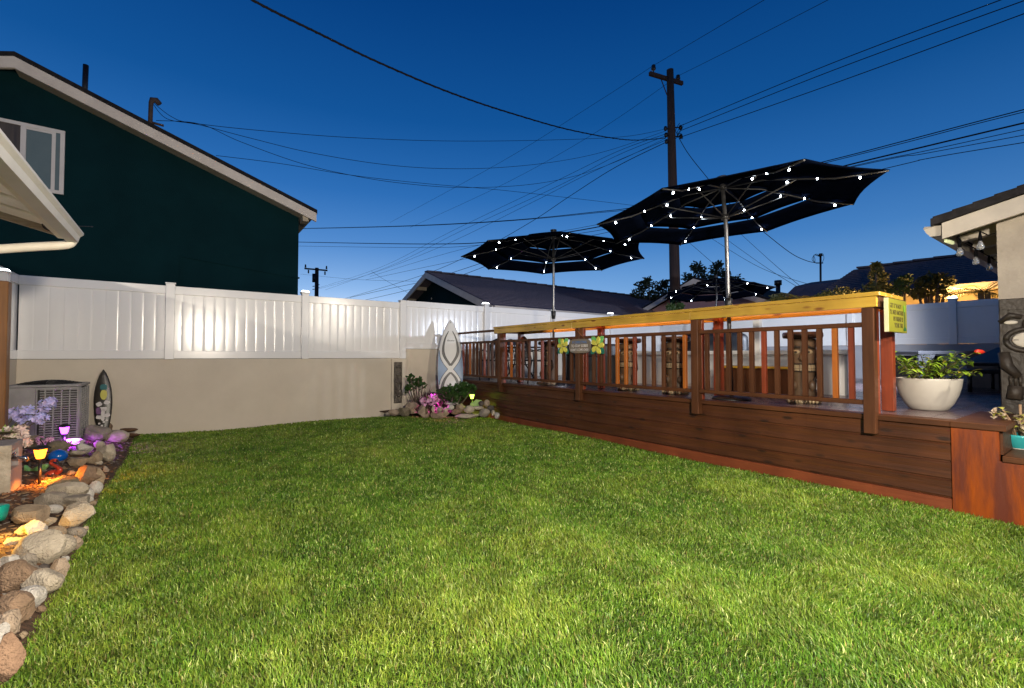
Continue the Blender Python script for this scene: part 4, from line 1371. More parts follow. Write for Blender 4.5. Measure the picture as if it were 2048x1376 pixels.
st_ = MB(); lf = MB(); ly = MB()
right = _cr
tips = []
rr = random.Random(5)
for k in range(26):
    a = rr.uniform(0, 2 * math.pi); rad = rr.uniform(.02, .17)
    b0 = PB + Vector((rad * math.cos(a), rad * math.sin(a), .28))
    d = Vector((math.cos(a) * .5, math.sin(a) * .5, rr.uniform(.35, 1.0))) + right * rr.uniform(-.35, .6)
    tips.append((b0, b0 + d.normalized() * rr.uniform(.16, .33)))
budtip = at_d(1958, 703, 4.15)
tips.append((PB + Vector((.05, 0, .28)), budtip - right * .06 + Vector((0, 0, -.02))))
tips.append((PB + Vector((.05, 0, .28)), at_d(1940, 745, 4.1)))
tips.append((PB + Vector((-.1, 0, .28)), at_d(1818, 740, 4.1)))
for b0, t1 in tips:
    mid = (b0 + t1) / 2 + Vector((0, 0, .03))
    st_.tube([b0, mid, t1], [.006, .005, .003], 6)
    nl = 10
    for j in range(nl):
        f0 = .25 + .75 * j / (nl - 1)
        p_ = b0.lerp(mid, f0 * 2) if f0 < .5 else mid.lerp(t1, f0 * 2 - 1)
        an = rr.uniform(0, 6.28)
        d = Vector((math.cos(an), math.sin(an), rr.uniform(-.25, .5)))
        (ly if rr.random() < .10 else lf).leaf(p_, d, (0, 0, 1), rr.uniform(.055, .10), rr.uniform(.032, .052), 0, rr.uniform(0, .4))
mesh_obj('stems', st_, M_['stem'], hb)
mesh_obj('leaves', lf, M_['hib'], hb)
mesh_obj('yellow_leaves', ly, M_['hib_y'], hb)
m = MB()
ax = (right * 1.0 + Vector((0, 0, -.12))).normalized()
for k in range(4):
    m.tube([budtip - ax * .035, budtip - ax * .01 + Vector((0, 0, .004 * (k - 1.5))), budtip + ax * .025, budtip + ax * .06], [.010, .022 - .002 * k, .019, .002], 8)
mesh_obj('bud', m, M_['redfl'], hb)

# ================================================================== TEAL POT ON THE STEP
q = at_z(2040, 899, .49)
TP = Vector((5.50, .42, .49))
TP = Vector((q.x + .06, q.y, .49))
r = thing('teal_pot', 'small turquoise bowl pot on the step at the right edge', 'pot', TP)
m = MB(); m.lathe([(.0, .0), (.06, .0), (.065, .012), (.10, .05), (.118, .10), (.124, .118), (.116, .118), (.108, .10), (.0, .095)], 36)
mesh_obj('bowl', m, mat('turquoise_glaze', (.04, .40, .42), (.03, .34, .38), 5, .22), r, world=False)
m = MB(); m.lathe([(.0, .008), (.063, .008), (.063, -.001), (.0, -.001)][::-1], 24); mesh_obj('foot', m, M_['white'], r, world=False)
su = thing('potted_succulent', 'pale leaved succulent with white tips in the turquoise pot', 'plant', TP + Vector((0, 0, .095)))
a_ = MB(); b_ = MB(); c_ = MB()
for k in range(9):
    an = rr.uniform(0, 6.28); h = rr.uniform(.08, .22)
    t1 = TP + Vector((.10 * math.cos(an), .10 * math.sin(an), .1 + h)) - right * rr.uniform(0, .12)
    a_.tube([TP + Vector((.03 * math.cos(an), .03 * math.sin(an), .09)), (TP + t1) / 2 + Vector((0, 0, .06)), t1], [.006, .005, .004], 6)
    for j in range(7):
        d = Vector((rr.uniform(-1, 1), rr.uniform(-1, 1), rr.uniform(-.2, .8)))
        (b_ if (k + j) % 2 else c_).leaf(t1 - Vector((0, 0, .012 * j)), d, (0, 0, 1), rr.uniform(.04, .07), rr.uniform(.03, .05), 0, .1)
a_.tube([TP + Vector((.02, 0, .09)), TP + Vector((.01, 0, .36))], .009, 6)
mesh_obj('stems', a_, mat('tan_stem', (.34, .22, .13), None, 8, .7), su)
mesh_obj('leaves', b_, mat('lime_leaf', (.38, .44, .06), (.48, .44, .10), 8, .5), su)
mesh_obj('pale_leaves', c_, mat('cream_leaf', (.66, .55, .40), (.60, .48, .34), 8, .5), su)

# ================================================================== TIKI CARVING ON THE HOUSE WALL
M_['carve'] = mat('dark_carved_panel', (.040, .029, .020), (.020, .015, .011), 5, .55, bump=.8, bscale=22, bdist=.012)
M_['carve_e'] = mat('rough_panel_edge', (.13, .10, .07), (.08, .06, .045), 20, .8, bump=1)
tk = thing('tiki_carving', 'dark carved tiki panel with pale teeth leaning on the house corner', 'carving', (6.15, .5, ZD))
cx = 6.185
g = MB(); top = at_x(2000, 600, cx).z
# panel with a slightly rough left edge
pl_ = [(.775 + .006 * mnoise.noise(Vector((z * 9, 0, 3))), z) for z in np.linspace(ZD + .003, top, 16)] + [(.10, top), (.10, ZD + .003)]
g.prism(pl_, frame((cx - .07, 0, 0), (0, 1, 0), (0, 0, 1), (1, 0, 0)), .07)
mesh_obj('panel', g, M_['carve'], tk, bevel=.006)
g = MB()
fx = cx - .072
C = Vector((fx, .60, 1.42))
for s in (-1, 1):
    g.tube([(fx, .60 + s * .03, 1.60), (fx - .015, .60 + s * .10, 1.62), (fx, .60 + s * .17, 1.56)], [.02, .028, .02], 8)
g.ell((fx, .60, 1.53), (.035, .035, .06))
ring = [(fx, .60 + .135 * math.cos(R(t)), 1.395 + .10 * math.sin(R(t))) for t in range(0, 361, 20)]
g.tube(ring, .022, 8)
for s in (-1, 1):
    g.tube([(fx, .60 + s * .15, 1.28), (fx - .02, .60 + s * .13, 1.16), (fx - .01, .60 + s * .06, 1.06)], [.04, .045, .03], 8)
    for k in range(3):
        g.tube([(fx - .01, .60 + s * (.05 + .03 * k), 1.07), (fx - .012, .60 + s * (.05 + .03 * k), .98)], [.014, .010], 6)
    g.tube([(fx, .60 + s * .08, .98), (fx - .01, .60 + s * .09, .86)], [.05, .055], 8)
g.box((fx - .012, .2, .82), (fx, .74, .845))
g.box((fx - .015, .12, top - .10), (fx, .765, top - .085))
mesh_obj('relief', g, M_['carve'], tk)
g = MB(); g.ell((fx - .004, .60, 1.395), (.012, .10, .068))
for s in (-1, 1):
    g.ell((fx - .004, .60 + s * .10, 1.555), (.010, .045, .018))
mesh_obj('teeth', g, mat('pale_paint', (.56, .52, .45), (.46, .42, .36), 12, .6), tk)
g = MB(); g.box((fx - .014, .51, 1.392), (fx - .004, .69, 1.398)); mesh_obj('mouth_line', g, M_['carve'], tk)

# string of clear bulbs under the eave
M_['bulb'] = mat('clear_bulb_glass', (.70, .72, .74), None, 4, .08, spec=.8)
M_['bulb'].node_tree.nodes['Principled BSDF'].inputs['Transmission Weight'].default_value = .75
sl_t = thing('string_lights', 'black cord of clear unlit bulbs hanging under the house eave', 'string lights', at_d(1960, 470, 4.4))
pts = [(1915, 474, 4.45), (1935, 466, 4.4), (1957, 461, 4.3), (1975, 470, 4.35), (1990, 467, 4.3)]
pts2 = [(1915, 474, 4.45), (1925, 484, 4.6), (1950, 497, 4.85), (1975, 511, 5.05), (1990, 520, 5.2)]
m = MB()
m.tube([at_d(*p_) for p_ in pts], .0055, 6); m.tube([at_d(*p_) for p_ in pts2], .0055, 6)
mesh_obj('cord', m, M_['wire'], sl_t)
for (px, py, dd, hh) in ((1919, 478, 4.5, 1), (1951, 498, 4.85, 1), (1978, 511, 5.05, 1), (1960, 464, 4.3, 1)):
    t0 = at_d(px, py, dd)
    m = MB(); m.tube([t0, t0 - Vector((0, 0, .03)), t0 - Vector((0, 0, .085))], [.006, .012, .014], 8)
    so = mesh_obj('socket', m, M_['wire'], sl_t)
    m = MB(); m.lathe([(.012, 0), (.018, -.02), (.028, -.05), (.026, -.075), (.0, -.085)][::-1], 12, t0 - Vector((0, 0, .085)))
    mesh_obj('bulb', m, M_['bulb'], so)
m = MB(); a = at_d(1891, 481, 4.62); b = at_d(1906, 486, 4.75); m.bar(a, b, .02, .03); 
solo('eave_light', m, emit('eave_led', (.80, .85, .45), .7), 'small pale greenish light strip tucked under the gutter end', 'light')

# ================================================================== AIR CONDITIONER
ac = thing('air_conditioner', 'grey outdoor air conditioner with louvred grille behind the purple lantern', 'air conditioner', (-1.44, 8.75, .08))
ax0, ax1, ay0, ay1, az0, az1 = -1.80, -1.09, 8.40, 9.10, .12, .84
g = MB(); g.box((ax0 - .05, ay0 - .06, .0), (ax1 + .06, ay1 + .1, .115)); mesh_obj('base_pad', g, M_['stucco_grey'], ac, bevel=.01)
g = MB(); g.box((ax0 + .02, ay0 + .03, az0), (ax1 - .03, ay1 - .02, az1 - .02)); mesh_obj('coil', g, M_['acdark'], ac)
xs = at_y(70, 820, ay0).x
g = MB(); g.box((ax0, ay0, az0), (xs, ay0 + .028, az1)); g.box((ax0, ay0 + .029, az0), (ax0 + .018, ay1, az1)); mesh_obj('service_panel', g, M_['acgrey'], ac, bevel=.004)
g = MB()
n = 21
for k in range(n):
    z = az0 + .05 + (az1 - az0 - .09) * k / (n - 1)
    g.obox(((xs + ax1) / 2 + .01, ay0 + .012, z), ((ax1 - xs) / 2 - .03, 0, 0), (0, .012, -.006), (0, .003, .006))
    g.obox((ax1 - .012, (ay0 + ay1) / 2, z), (0, (ay1 - ay0) / 2 - .03, 0), (.012, 0, .006), (-.003, 0, .006))
for k in range(6):
    x = xs + .012 + (ax1 - xs - .045) * k / 5
    g.box((x - .007, ay0 - .004, az0 + .02), (x + .007, ay0 + .012, az1 - .02))
for k in range(5):
    y = ay0 + .05 + (ay1 - ay0 - .1) * k / 4
    g.box((ax1 - .01, y - .007, az0 + .02), (ax1 + .004, y + .007, az1 - .02))
g.tube([(ax1 - .022, ay0 + .022, az0), (ax1 - .022, ay0 + .022, az1)], .022, 10)
g.box((xs, ay0 - .006, az0), (ax1 - .03, ay0 + .02, az0 + .035)); g.box((xs, ay0 - .006, az1 - .03), (ax1 - .03, ay0 + .02, az1 - .003))
mesh_obj('louvre_grille', g, M_['acgrey'], ac)
g = MB()
rad = .07
def rrect(x0, y0, x1, y1, r, n=5):
    o = []
    for (cx, cy, a0) in ((x1 - r, y1 - r, 0), (x0 + r, y1 - r, 90), (x0 + r, y0 + r, 180), (x1 - r, y0 + r, 270)):
        o += [(cx + r * math.cos(R(a0 + 90 * k / n)), cy + r * math.sin(R(a0 + 90 * k / n))) for k in range(n + 1)]
    return o
g.prism(rrect(ax0 - .01, ay0 - .012, ax1 + .012, ay1 + .01, rad), Matrix.Translation((0, 0, az1)), .035)
mesh_obj('top_cap', g, M_['acgrey'], ac, bevel=.012, segs=3)
g = MB(); c = ((ax0 + ax1) / 2, (ay0 + ay1) / 2, az1 + .036)
for k in range(7):
    rr_ = .06 + .04 * k
    g.tube([(c[0] + rr_ * math.cos(R(t)), c[1] + rr_ * math.sin(R(t)), c[2] + .045 * (1 - (rr_ / .32) ** 2)) for t in range(0, 361, 20)], .005, 5)
for k in range(12):
    a = R(30 * k); g.tube([(c[0] + q * .08 * math.cos(a), c[1] + q * .08 * math.sin(a), c[2] + .045 * (1 - (q * .08 / .32) ** 2)) for q in range(5)], .005, 5)
mesh_obj('fan_guard', g, M_['blackm'], ac)
g = MB(); g.lathe([(.0, .012), (.30, .002)][::-1], 24, c); mesh_obj('fan', g, M_['acdark'], ac)

# ================================================================== SURFBOARDS
def ribbon(m, pts, w, M, dz, mi=0):
    P = [Vector((a, b)) for a, b in pts]
    vs = []
    for i, p in enumerate(P):
        t = (P[min(i + 1, len(P) - 1)] - P[max(i - 1, 0)]).normalized()
        n = Vector((-t.y, t.x)); ww = w[i] if isinstance(w, (list, tuple)) else w
        vs += [M @ Vector((p.x + n.x * ww / 2, p.y + n.y * ww / 2, dz)), M @ Vector((p.x - n.x * ww / 2, p.y - n.y * ww / 2, dz))]
    m.add(vs, [(2 * i, 2 * i + 1, 2 * i + 3, 2 * i + 2) for i in range(len(P) - 1)], mi)


def spline(pts, n=6):
    P = [Vector(p).to_3d() if len(p) == 2 else Vector(p) for p in pts]
    out_ = []
    for i in range(len(P) - 1):
        p0, p1, p2, p3 = P[max(i - 1, 0)], P[i], P[i + 1], P[min(i + 2, len(P) - 1)]
        for k in range(n):
            t = k / n
            out_.append(.5 * ((2 * p1) + (p2 - p0) * t + (2 * p0 - 5 * p1 + 4 * p2 - p3) * t * t + (3 * p1 - p0 - 3 * p2 + p3) * t ** 3))
    out_.append(P[-1])
    return out_


def board(mb, outline, M, th):
    """domed slab from a half outline [(half width, height)...] from nose to tail"""
    n = len(outline); k = 9
    vs = []
    for w_, b_ in outline:
        for j in range(k):
            u = -1 + 2 * j / (k - 1)
            vs.append(M @ Vector((w_ * u, b_, th * (1 - .75 * abs(u) ** 2.2) * min(1, w_ / .04 + .2))))
    for w_, b_ in outline:
        for j in range(k):
            u = -1 + 2 * j / (k - 1)
            vs.append(M @ Vector((w_ * u, b_, -.4 * th * (1 - .8 * abs(u) ** 2.2))))
    f = []
    for i in range(n - 1):
        for j in range(k - 1):
            a = i * k + j
            f.append((a, a + k, a + k + 1, a + 1)); b0 = n * k
            f.append((b0 + a, b0 + a + 1, b0 + a + k + 1, b0 + a + k))
        for j in (0, k - 1):
            a = i * k + j; b0 = n * k
            f.append((a, b0 + a, b0 + a + k, a + k) if j == 0 else (a, a + k, b0 + a + k, b0 + a))
    mb.add(vs, f, 0, True)


nose = at_y(901, 640, 9.10)
tail = at_y(901, 812, 8.78); 
upv = (nose - tail).normalized()
nf = Vector((-.42, -.90, .1)); nf = (nf - upv * nf.dot(upv)).normalized()
rt = upv.cross(nf)
SB = frame(nose, rt, upv, nf)
sb = thing('surfboard', 'tall white surfboard with crossing grey curves and pale blue sides leaning in the corner', 'surfboard', (tail.x, tail.y, .08))
k_ = .01085 / 8.6 * 1.03
cvt = lambda zx, zy: ((zx - 265) * k_, -(zy - 40) * k_)
half_out = [(2, 40), (30, 70), (62, 120), (100, 200), (150, 340), (182, 480), (202, 620), (211, 780), (213, 920), (208, 1060), (196, 1200), (176, 1330), (140, 1430), (90, 1480)]
ol = [(p.x * k_, -(p.y - 40) * k_) for p in spline(half_out, 3)]
M_['board_w'] = mat('board_white', (.74, .73, .70), (.70, .69, .67), 5, .25)
M_['board_blue'] = mat('board_blue', (.30, .39, .54), (.27, .36, .50), 5, .25)
M_['board_grey'] = mat('board_grey_stripe', (.16, .155, .14), (.13, .125, .115), 5, .3)
M_['board_blk'] = mat('board_black_line', (.012, .012, .013), None, 5, .3)
TH = .030
m = MB(); board(m, ol, SB, TH); mesh_obj('board', m, M_['board_w'], sb)
hw = lambda b: np.interp(-b, [-q[1] for q in ol], [q[0] for q in ol])
def on_board(m, loop, dz=.002, mi=0):
    """lay a polygon strip [(left,right,b)...] on the domed deck"""
    vs = []
    for l_, r_, b_ in loop:
        w_ = max(hw(b_), .01)
        for j in range(5):
            a_ = l_ + (r_ - l_) * j / 4
            u = max(-1, min(1, a_ / w_))
            vs.append(SB @ Vector((a_, b_, TH * (1 - .75 * abs(u) ** 2.2) * min(1, w_ / .04 + .2) + dz)))
    m.add(vs, [(5 * i + j, 5 * i + j + 5, 5 * i + j + 6, 5 * i + j + 1) for i in range(len(loop) - 1) for j in range(4)], mi, True)
inner = spline([(80, 580), (90, 690), (140, 800), (218, 903)], 5)          # edge of the white loop towards the blue
inner2 = spline([(218, 903), (140, 1005), (95, 1090), (78, 1170)], 5)
for s in (1, -1):
    m = MB(); bk = MB()
    loop = []; line = []
    for p in inner + inner2[1:]:
        a, b = cvt(p.x, p.y)
        w_ = hw(b) * .985
        loop.append((-w_ * s, min(a, -.0) * s, b) if True else None)
        line.append((a * s, b))
    on_board(m, loop)
    mesh_obj('blue_panel', m, M_['board_blue'], sb)
    lw = .012
    on_board(bk, [((a - lw / 2 * 1), (a + lw / 2), b) for a, b in line], .003)
    for (pts, wd) in ((spline([(232, 245), (170, 380), (140, 560), (165, 690), (265, 845)], 5), [5, 42]), (spline([(265, 955), (190, 1040), (145, 1130), (120, 1230)], 5), [38, 42])):
        gm = MB(); n = len(pts)
        lp = []; e1 = []; e2 = []
        for i, p in enumerate(pts):
            a, b = cvt(p.x, p.y)
            q = i / (n - 1)
            ww = (wd[0] + (wd[1] - wd[0]) * min(1, q * 1.6)) * k_
            lp.append(((a - ww / 2) * s, (a + ww / 2) * s, b)); e1.append(((a + ww / 2 - .004) * s, (a + ww / 2 + .004) * s, b)); e2.append(((a - ww / 2 - .003) * s, (a - ww / 2 + .003) * s, b))
        on_board(gm, lp, .002); mesh_obj('grey_stripe', gm, M_['board_grey'], sb)
        on_board(bk, e1, .0035); on_board(bk, e2, .0035)
    mesh_obj('black_line', bk, M_['board_blk'], sb)
LB = lambda zy, dz=.003: SB @ Matrix.Translation((0, -(zy - 40) * k_, TH + dz))
text('lettering', 'Revere', .055, LB(410), M_['board_blk'], sb, .0006, 1.0, shear=.4)
text('lettering', 'Js', .045, LB(88), M_['board_blk'], sb, .0006, 1.0, shear=.5)

# small tiki board against the low wall
q0 = at_y(207, 739, 9.37); q1 = at_y(206, 866, 9.25)
up2 = (q0 - q1).normalized(); n2 = Vector((-.05, -1, .1)); n2 = (n2 - up2 * n2.dot(up2)).normalized(); r2_ = up2.cross(n2)
TB = frame(q0, r2_, up2, n2)
L2 = (q0 - q1).length
tb = thing('tiki_board', 'small dark carved surfboard with yellow and white shapes leaning on the low wall', 'wall decoration', (q1.x, q1.y, q1.z))
W2 = .107
o2 = [(max(.003, W2 * math.sin(math.pi * min(1, (t * .80 + .0)) ** .78) ** .9 if t > 0 else .003), -L2 * t) for t in np.linspace(0, 1, 20)]
M_['tb'] = mat('dark_board', (.045, .038, .028), (.022, .020, .018), 8, .35)
m = MB(); board(m, o2, TB, .022); mesh_obj('board', m, M_['tb'], tb)
def ov(cx, cy, rx, ry, mm, pw=1.0, name='shape', rot=0):
    m = MB(); M2 = TB @ Matrix.Translation((cx, cy, .021)) @ Matrix.Rotation(R(rot), 4, 'Z')
    m.prism([(rx * math.copysign(abs(math.cos(t)) ** pw, math.cos(t)), ry * math.copysign(abs(math.sin(t)) ** pw, math.sin(t))) for t in [2 * math.pi * i / 18 for i in range(18)]], M2, .006)
    mesh_obj(name, m, mm, tb, bevel=.002)
M_['tb_teal'] = mat('teal_inlay', (.01, .13, .14), None, 6, .35)
M_['tb_yel'] = mat('yellow_inlay', (.60, .55, .10), None, 6, .4)
M_['tb_wht'] = mat('white_inlay', (.70, .66, .62), (.55, .50, .50), 8, .4)
M_['tb_pur'] = mat('purple_inlay', (.14, .05, .16), None, 8, .4)
s_ = L2 / 1060.0
ov(.006, -300 * s_, .042, 50 * s_, M_['tb_teal'], .8, 'teal_inlay'); ov(.008, -425 * s_, .040, 88 * s_, M_['tb_yel'], 1, 'yellow_oval')
ov(-.045, -580 * s_, .034, 34 * s_, M_['tb_wht'], .6, 'eye', 25); ov(.045, -560 * s_, .034, 34 * s_, M_['tb_wht'], .6, 'eye', -25)
ov(-.048, -690 * s_, .032, 60 * s_, M_['tb_pur'], .7, 'purple_inlay')
ov(.002, -665 * s_, .045, 34 * s_, M_['tb_wht'], .5, 'nose'); ov(.000, -760 * s_, .022, 105 * s_, M_['tb_wht'], .7, 'nose')
ov(-.045, -795 * s_, .034, 30 * s_, M_['tb_wht'], .5, 'cheek', -15); ov(.050, -770 * s_, .034, 30 * s_, M_['tb_wht'], .5, 'cheek', 20)
for cx, cy in ((-.04, -900), (.012, -880), (.045, -855), (-.01, -940)):
    ov(cx, cy * s_, .014, 16 * s_, M_['tb_wht'], .7, 'tooth')

# narrow carved panel on the pier
tp = thing('carved_totem', 'narrow weathered carved tiki panel on the pier left of the surfboard', 'wall decoration', (3.70, 9.34, .25))
a = at_y(789, 724, 9.33); b = at_y(804, 800, 9.33)
M_['wthr'] = mat('weathered_carving', (.17, .145, .115), (.055, .045, .035), 16, .8, bump=1.0, bscale=30, bdist=.02)
M_['wthr_l'] = mat('pale_carving', (.52, .46, .38), (.32, .28, .22), 16, .8)
g = MB(); g.box((a.x, 9.325, b.z - .06), (b.x, 9.358, a.z)); mesh_obj('panel', g, M_['wthr'], tp, bevel=.006)
g = MB(); cxp = (a.x + b.x) / 2; hh = a.z - b.z
for k in range(4):
    z = a.z - hh * (.10 + .2 * k)
    g.tube([(cxp - .06, 9.322, z), (cxp - .02, 9.312, z - .04), (cxp + .03, 9.312, z - .01), (cxp + .06, 9.322, z - .05)], .016, 6)
for s in (-1, 1):
    g.tube([(cxp + s * .055, 9.322, a.z - hh * .62), (cxp + s * .05, 9.312, a.z - hh * .78), (cxp + s * .02, 9.31, a.z - hh * .92)], .014, 6)
mesh_obj('relief', g, M_['wthr'], tp)
g = MB(); g.ell((cxp + .03, 9.315, a.z - hh * .76), (.018, .012, .03)); g.tube([(cxp + .02, 9.318, a.z - hh * .6), (cxp + .01, 9.312, a.z - hh * .72)], .012, 6)
pts = [(cxp + .05 * math.cos(R(t)), 9.318, a.z - hh * .93 + .05 * math.sin(R(t))) for t in range(0, 200, 20)]
g.tube(pts, .009, 6); mesh_obj('pale_relief', g, M_['wthr_l'], tp)

# ================================================================== LANTERNS
def lantern(label, p, zlens, c, watt, es=9, low=0):
    x, y, z = p
    r = thing('path_light', label, 'path light', (x, y, z), 0, 'solar path lights in the flower beds')
    g = MB(); g.tube([(x, y, z - .05), (x, y, zlens - .04)], .012, 8); mesh_obj('post', g, M_['blackm'], r)
    g = MB()
    for k in range(2):
        pass
    g.lathe([(.07, .045), (.072, .052), (.045, .072), (.02, .080), (.0, .082)], 4, (x, y, zlens))
    mesh_obj('cap', g, M_['blackm'], r)
    g = MB(); g.lathe([(.026, -.042), (.034, -.02), (.046, .044)], 8, (x, y, zlens), smooth=False)
    me = emit('lantern_glow', c, es)
    mesh_obj('lens', g, me, r)
    for (dx, dy, dz) in ((.05, -.05, -.06), (.06, .02, -.13)):
        lamp('lantern_lamp', 'SPOT', (x + dx, y + dy, zlens + dz - low), watt * .5, c, .02, (x + dx + .05, y + dy - .02, 0), R(165), .4)


q = at_z(128, 893, .10); lantern('black path lantern glowing purple in front of the air conditioner', (q.x, q.y, .10), at_d(128, 861, depth(q)).z, (.50, .06, 1.0), 75.0)
q = at_z(79, 968, .09); lantern('black path lantern glowing orange beside the red flamingo', (q.x, q.y, .09), at_d(79, 908, depth(q)).z, (1.0, .26, .02), 30, 5, .06)
q = at_d(944, 806, 9.3); lantern('small path lantern glowing green beside the deck corner', (q.x, q.y, .12), at_d(944, 793, 9.3).z, (.60, 1.0, .08), 5, 6)
q = at_d(866, 805, 9.35); lantern('low path lantern glowing pink among the spiky plants', (q.x, q.y, .12), at_d(866, 792, 9.35).z, (1.0, .05, .80), 32.0, 6)
q = at_d(-60, 1050, 2.75); lantern('path lantern glowing orange at the left edge of the bed', (q.x, q.y, .09), .32, (1.0, .50, .06), 17)

# ================================================================== BED ORNAMENTS
q = at_d(116, 912, 5.0)
g = MB(); g.ell(q, (.082, .082, .070), n=20, m=12); g.tube([q - Vector((0, 0, .12)), q - Vector((0, 0, .06))], .05, 12)
solo('blue_ball', g, mat('blue_glaze', (.004, .10, .42), (.004, .07, .34), 6, .18), 'shiny blue ball ornament behind the orange lantern', 'garden ornament')
q = at_d(103, 949, 4.45)
fl = thing('flamingo', 'small red flamingo ornament beside the orange lantern', 'garden ornament', (q.x, q.y, q.z - .1))
M_['flam'] = mat('flamingo_red', (.36, .045, .02), (.30, .03, .015), 6, .35)
g = MB()
g.ell(q, (.062, .04, .042), Matrix.Rotation(R(-25), 3, 'Y'))
d = _cr
nk = spline([q + d * .05 + Vector((0, 0, .01)), q + d * .085 + Vector((0, 0, .045)), q + d * .04 + Vector((0, 0, .08)), q - d * .005 + Vector((0, 0, .105)), q + d * .0 + Vector((0, 0, .135)), q + d * .035 + Vector((0, 0, .14))], 4)
g.tube(nk, [.024 - .010 * min(1, i / 10) for i in range(len(nk))], 8)
g.ell(q + d * .035 + Vector((0, 0, .138)), (.018, .015, .015))
mesh_obj('body', g, M_['flam'], fl)
g = MB(); g.tube([q + d * .045 + Vector((0, 0, .136)), q + d * .066 + Vector((0, 0, .125)), q + d * .066 + Vector((0, 0, .108))], [.010, .008, .002], 6); mesh_obj('beak', g, M_['blackm'], fl)
g = MB(); g.tube([q - Vector((0, 0, .2)), q], .006, 6); mesh_obj('leg', g, M_['blackm'], fl)
q = at_d(78, 938, 4.55)
g = MB(); Mq = frame(q, _cr, (0, 0, 1), -_cf0)
g.prism([(.11, .03), (.10, .055), (.05, .05), (-.02, .02), (-.06, .0), (-.12, .045), (-.12, -.03), (-.09, -.075), (-.04, -.05), (.02, -.02), (.08, .0)], Mq, .035)
solo('fish_ornament', g, mat('green_glaze', (.12, .34, .13), (.30, .42, .10), 9, .3), 'green glazed fish shaped ornament behind the orange lantern post', 'garden ornament', bevel=.01, segs=2)
q = at_d(2, 1022, 3.0)
g = MB(); g.lathe([(.05, 0), (.06, .03), (.07, .09), (.065, .10), (.0, .095)], 5, (q.x - .03, q.y, q.z - .06)); solo('teal_ornament', g, M_['tb_teal'] if False else mat('teal_glaze', (.005, .30, .24), None, 5, .3), 'teal glazed block at the left edge of the bed', 'garden ornament')

# stone pedestal with a tap in its niche
pd = thing('stone_pedestal', 'grey pedestal with rough stone front and a chrome tap in its niche', 'pedestal', (-1.35, 5.8, 0))
M_['pstone'] = mat('rough_stone_face', (.50, .43, .34), (.32, .27, .20), 5, .85, bump=1, bscale=14, bdist=.03)
M_['pgrey'] = mat('mortar_grey', (.30, .27, .26), (.24, .215, .21), 4, .8, bump=.4, bscale=40)
x0, x1, y0, y1, zt_ = -1.60, -1.16, 5.60, 6.0, .50
g = MB(); g.box((x0, y0, 0), (x1, y1, .28)); g.box((x0, y0, .28), (x1, y0 + .05, zt_ - .06)); g.box((x0, y1 - .12, .28), (x1, y1, zt_ - .06)); g.box((x0, y0, zt_ - .06), (x1, y1, zt_))
g.box((x0, y0 + .051, .281), (x1 - .14, y1 - .121, zt_ - .061))
mesh_obj('body', g, M_['pgrey'], pd, bevel=.004)
g = MB(); n = 14; vs = []
for j in range(n + 1):
    for i in range(n + 1):
        x = x0 + (x1 + .015 - x0) * i / n; z = zt_ * j / n
        vs.append((x, y0 - .012 - .035 * abs(mnoise.noise(Vector((x * 5, 1, z * 5)))), z))
g.add(vs, [(j * (n + 1) + i, j * (n + 1) + i + 1, (j + 1) * (n + 1) + i + 1, (j + 1) * (n + 1) + i) for j in range(n) for i in range(n)], 0, True)
g.box((x0, y0 - .012, 0), (x1 + .012, y0 - .001, zt_ - .002))
mesh_obj('stone_face', g, M_['pstone'], pd)
g = MB(); c = Vector((x1 - .10, y0 + .15, .36)); g.tube([c, c + Vector((.12, 0, .01)), c + Vector((.17, 0, .0)), c + Vector((.18, 0, -.03))], [.014, .014, .016, .014], 8); g.tube([c + Vector((.10, -.05, .05)), c + Vector((.10, .05, .05))], .008, 6); g.tube([c + Vector((.10, 0, .01)), c + Vector((.10, 0, .05))], .008, 6)
mesh_obj('tap', g, mat('chrome', (.7, .7, .7), None, 5, .15, metallic=1.0), pd)

# flowers at the left edge
M_['lilac'] = mat('lilac_petal', (.40, .44, .85), (.58, .48, .78), 14, .5)
M_['wpetal'] = mat('cream_pink_petal', (.66, .60, .50), (.62, .44, .42), 14, .5)
M_['lgreen'] = mat('pale_green_leaf', (.28, .40, .08), (.18, .30, .05), 9, .5)


def blossom(name, label, spots, dep, mm, base, leafm, npet, sz):
    r = thing(name, label, 'flowers', base)
    a = MB(); b = MB(); c = MB(); rr = random.Random(len(spots) + npet)
    for (px, py, rad) in spots:
        c0 = at_d(px, py, dep); rm = rad * dep / FPX
        b.tube([Vector(base) + Vector((rr.uniform(-.05, .05), rr.uniform(-.05, .05), 0)), (Vector(base) + c0) / 2 + Vector((0, 0, .05)), c0], .006, 5)
        for k in range(npet):
            d = Vector((rr.gauss(0, 1), rr.gauss(0, 1), rr.gauss(.15, .8))).normalized()
            f0 = c0 + d * rm * rr.uniform(.4, 1)
            o = d.orthogonal().normalized(); o2 = d.cross(o)
            ph = rr.uniform(0, 6)
            for j in range(5):
                an = ph + 2 * math.pi * j / 5
                a.leaf(f0, (o * math.cos(an) + o2 * math.sin(an)) * .9 + d * .5, d, sz, sz * .55, 0, .1)
        for k in range(3):
            d = Vector((rr.uniform(-1, 1), rr.uniform(-1, 1), rr.uniform(-.2, .8)))
            c.leaf(c0, d, (0, 0, 1), rm * 1.5, rm * .5)
    mesh_obj('petals', a, mm, r); mesh_obj('stems', b, M_['stem'], r); mesh_obj('leaves', c, leafm, r)


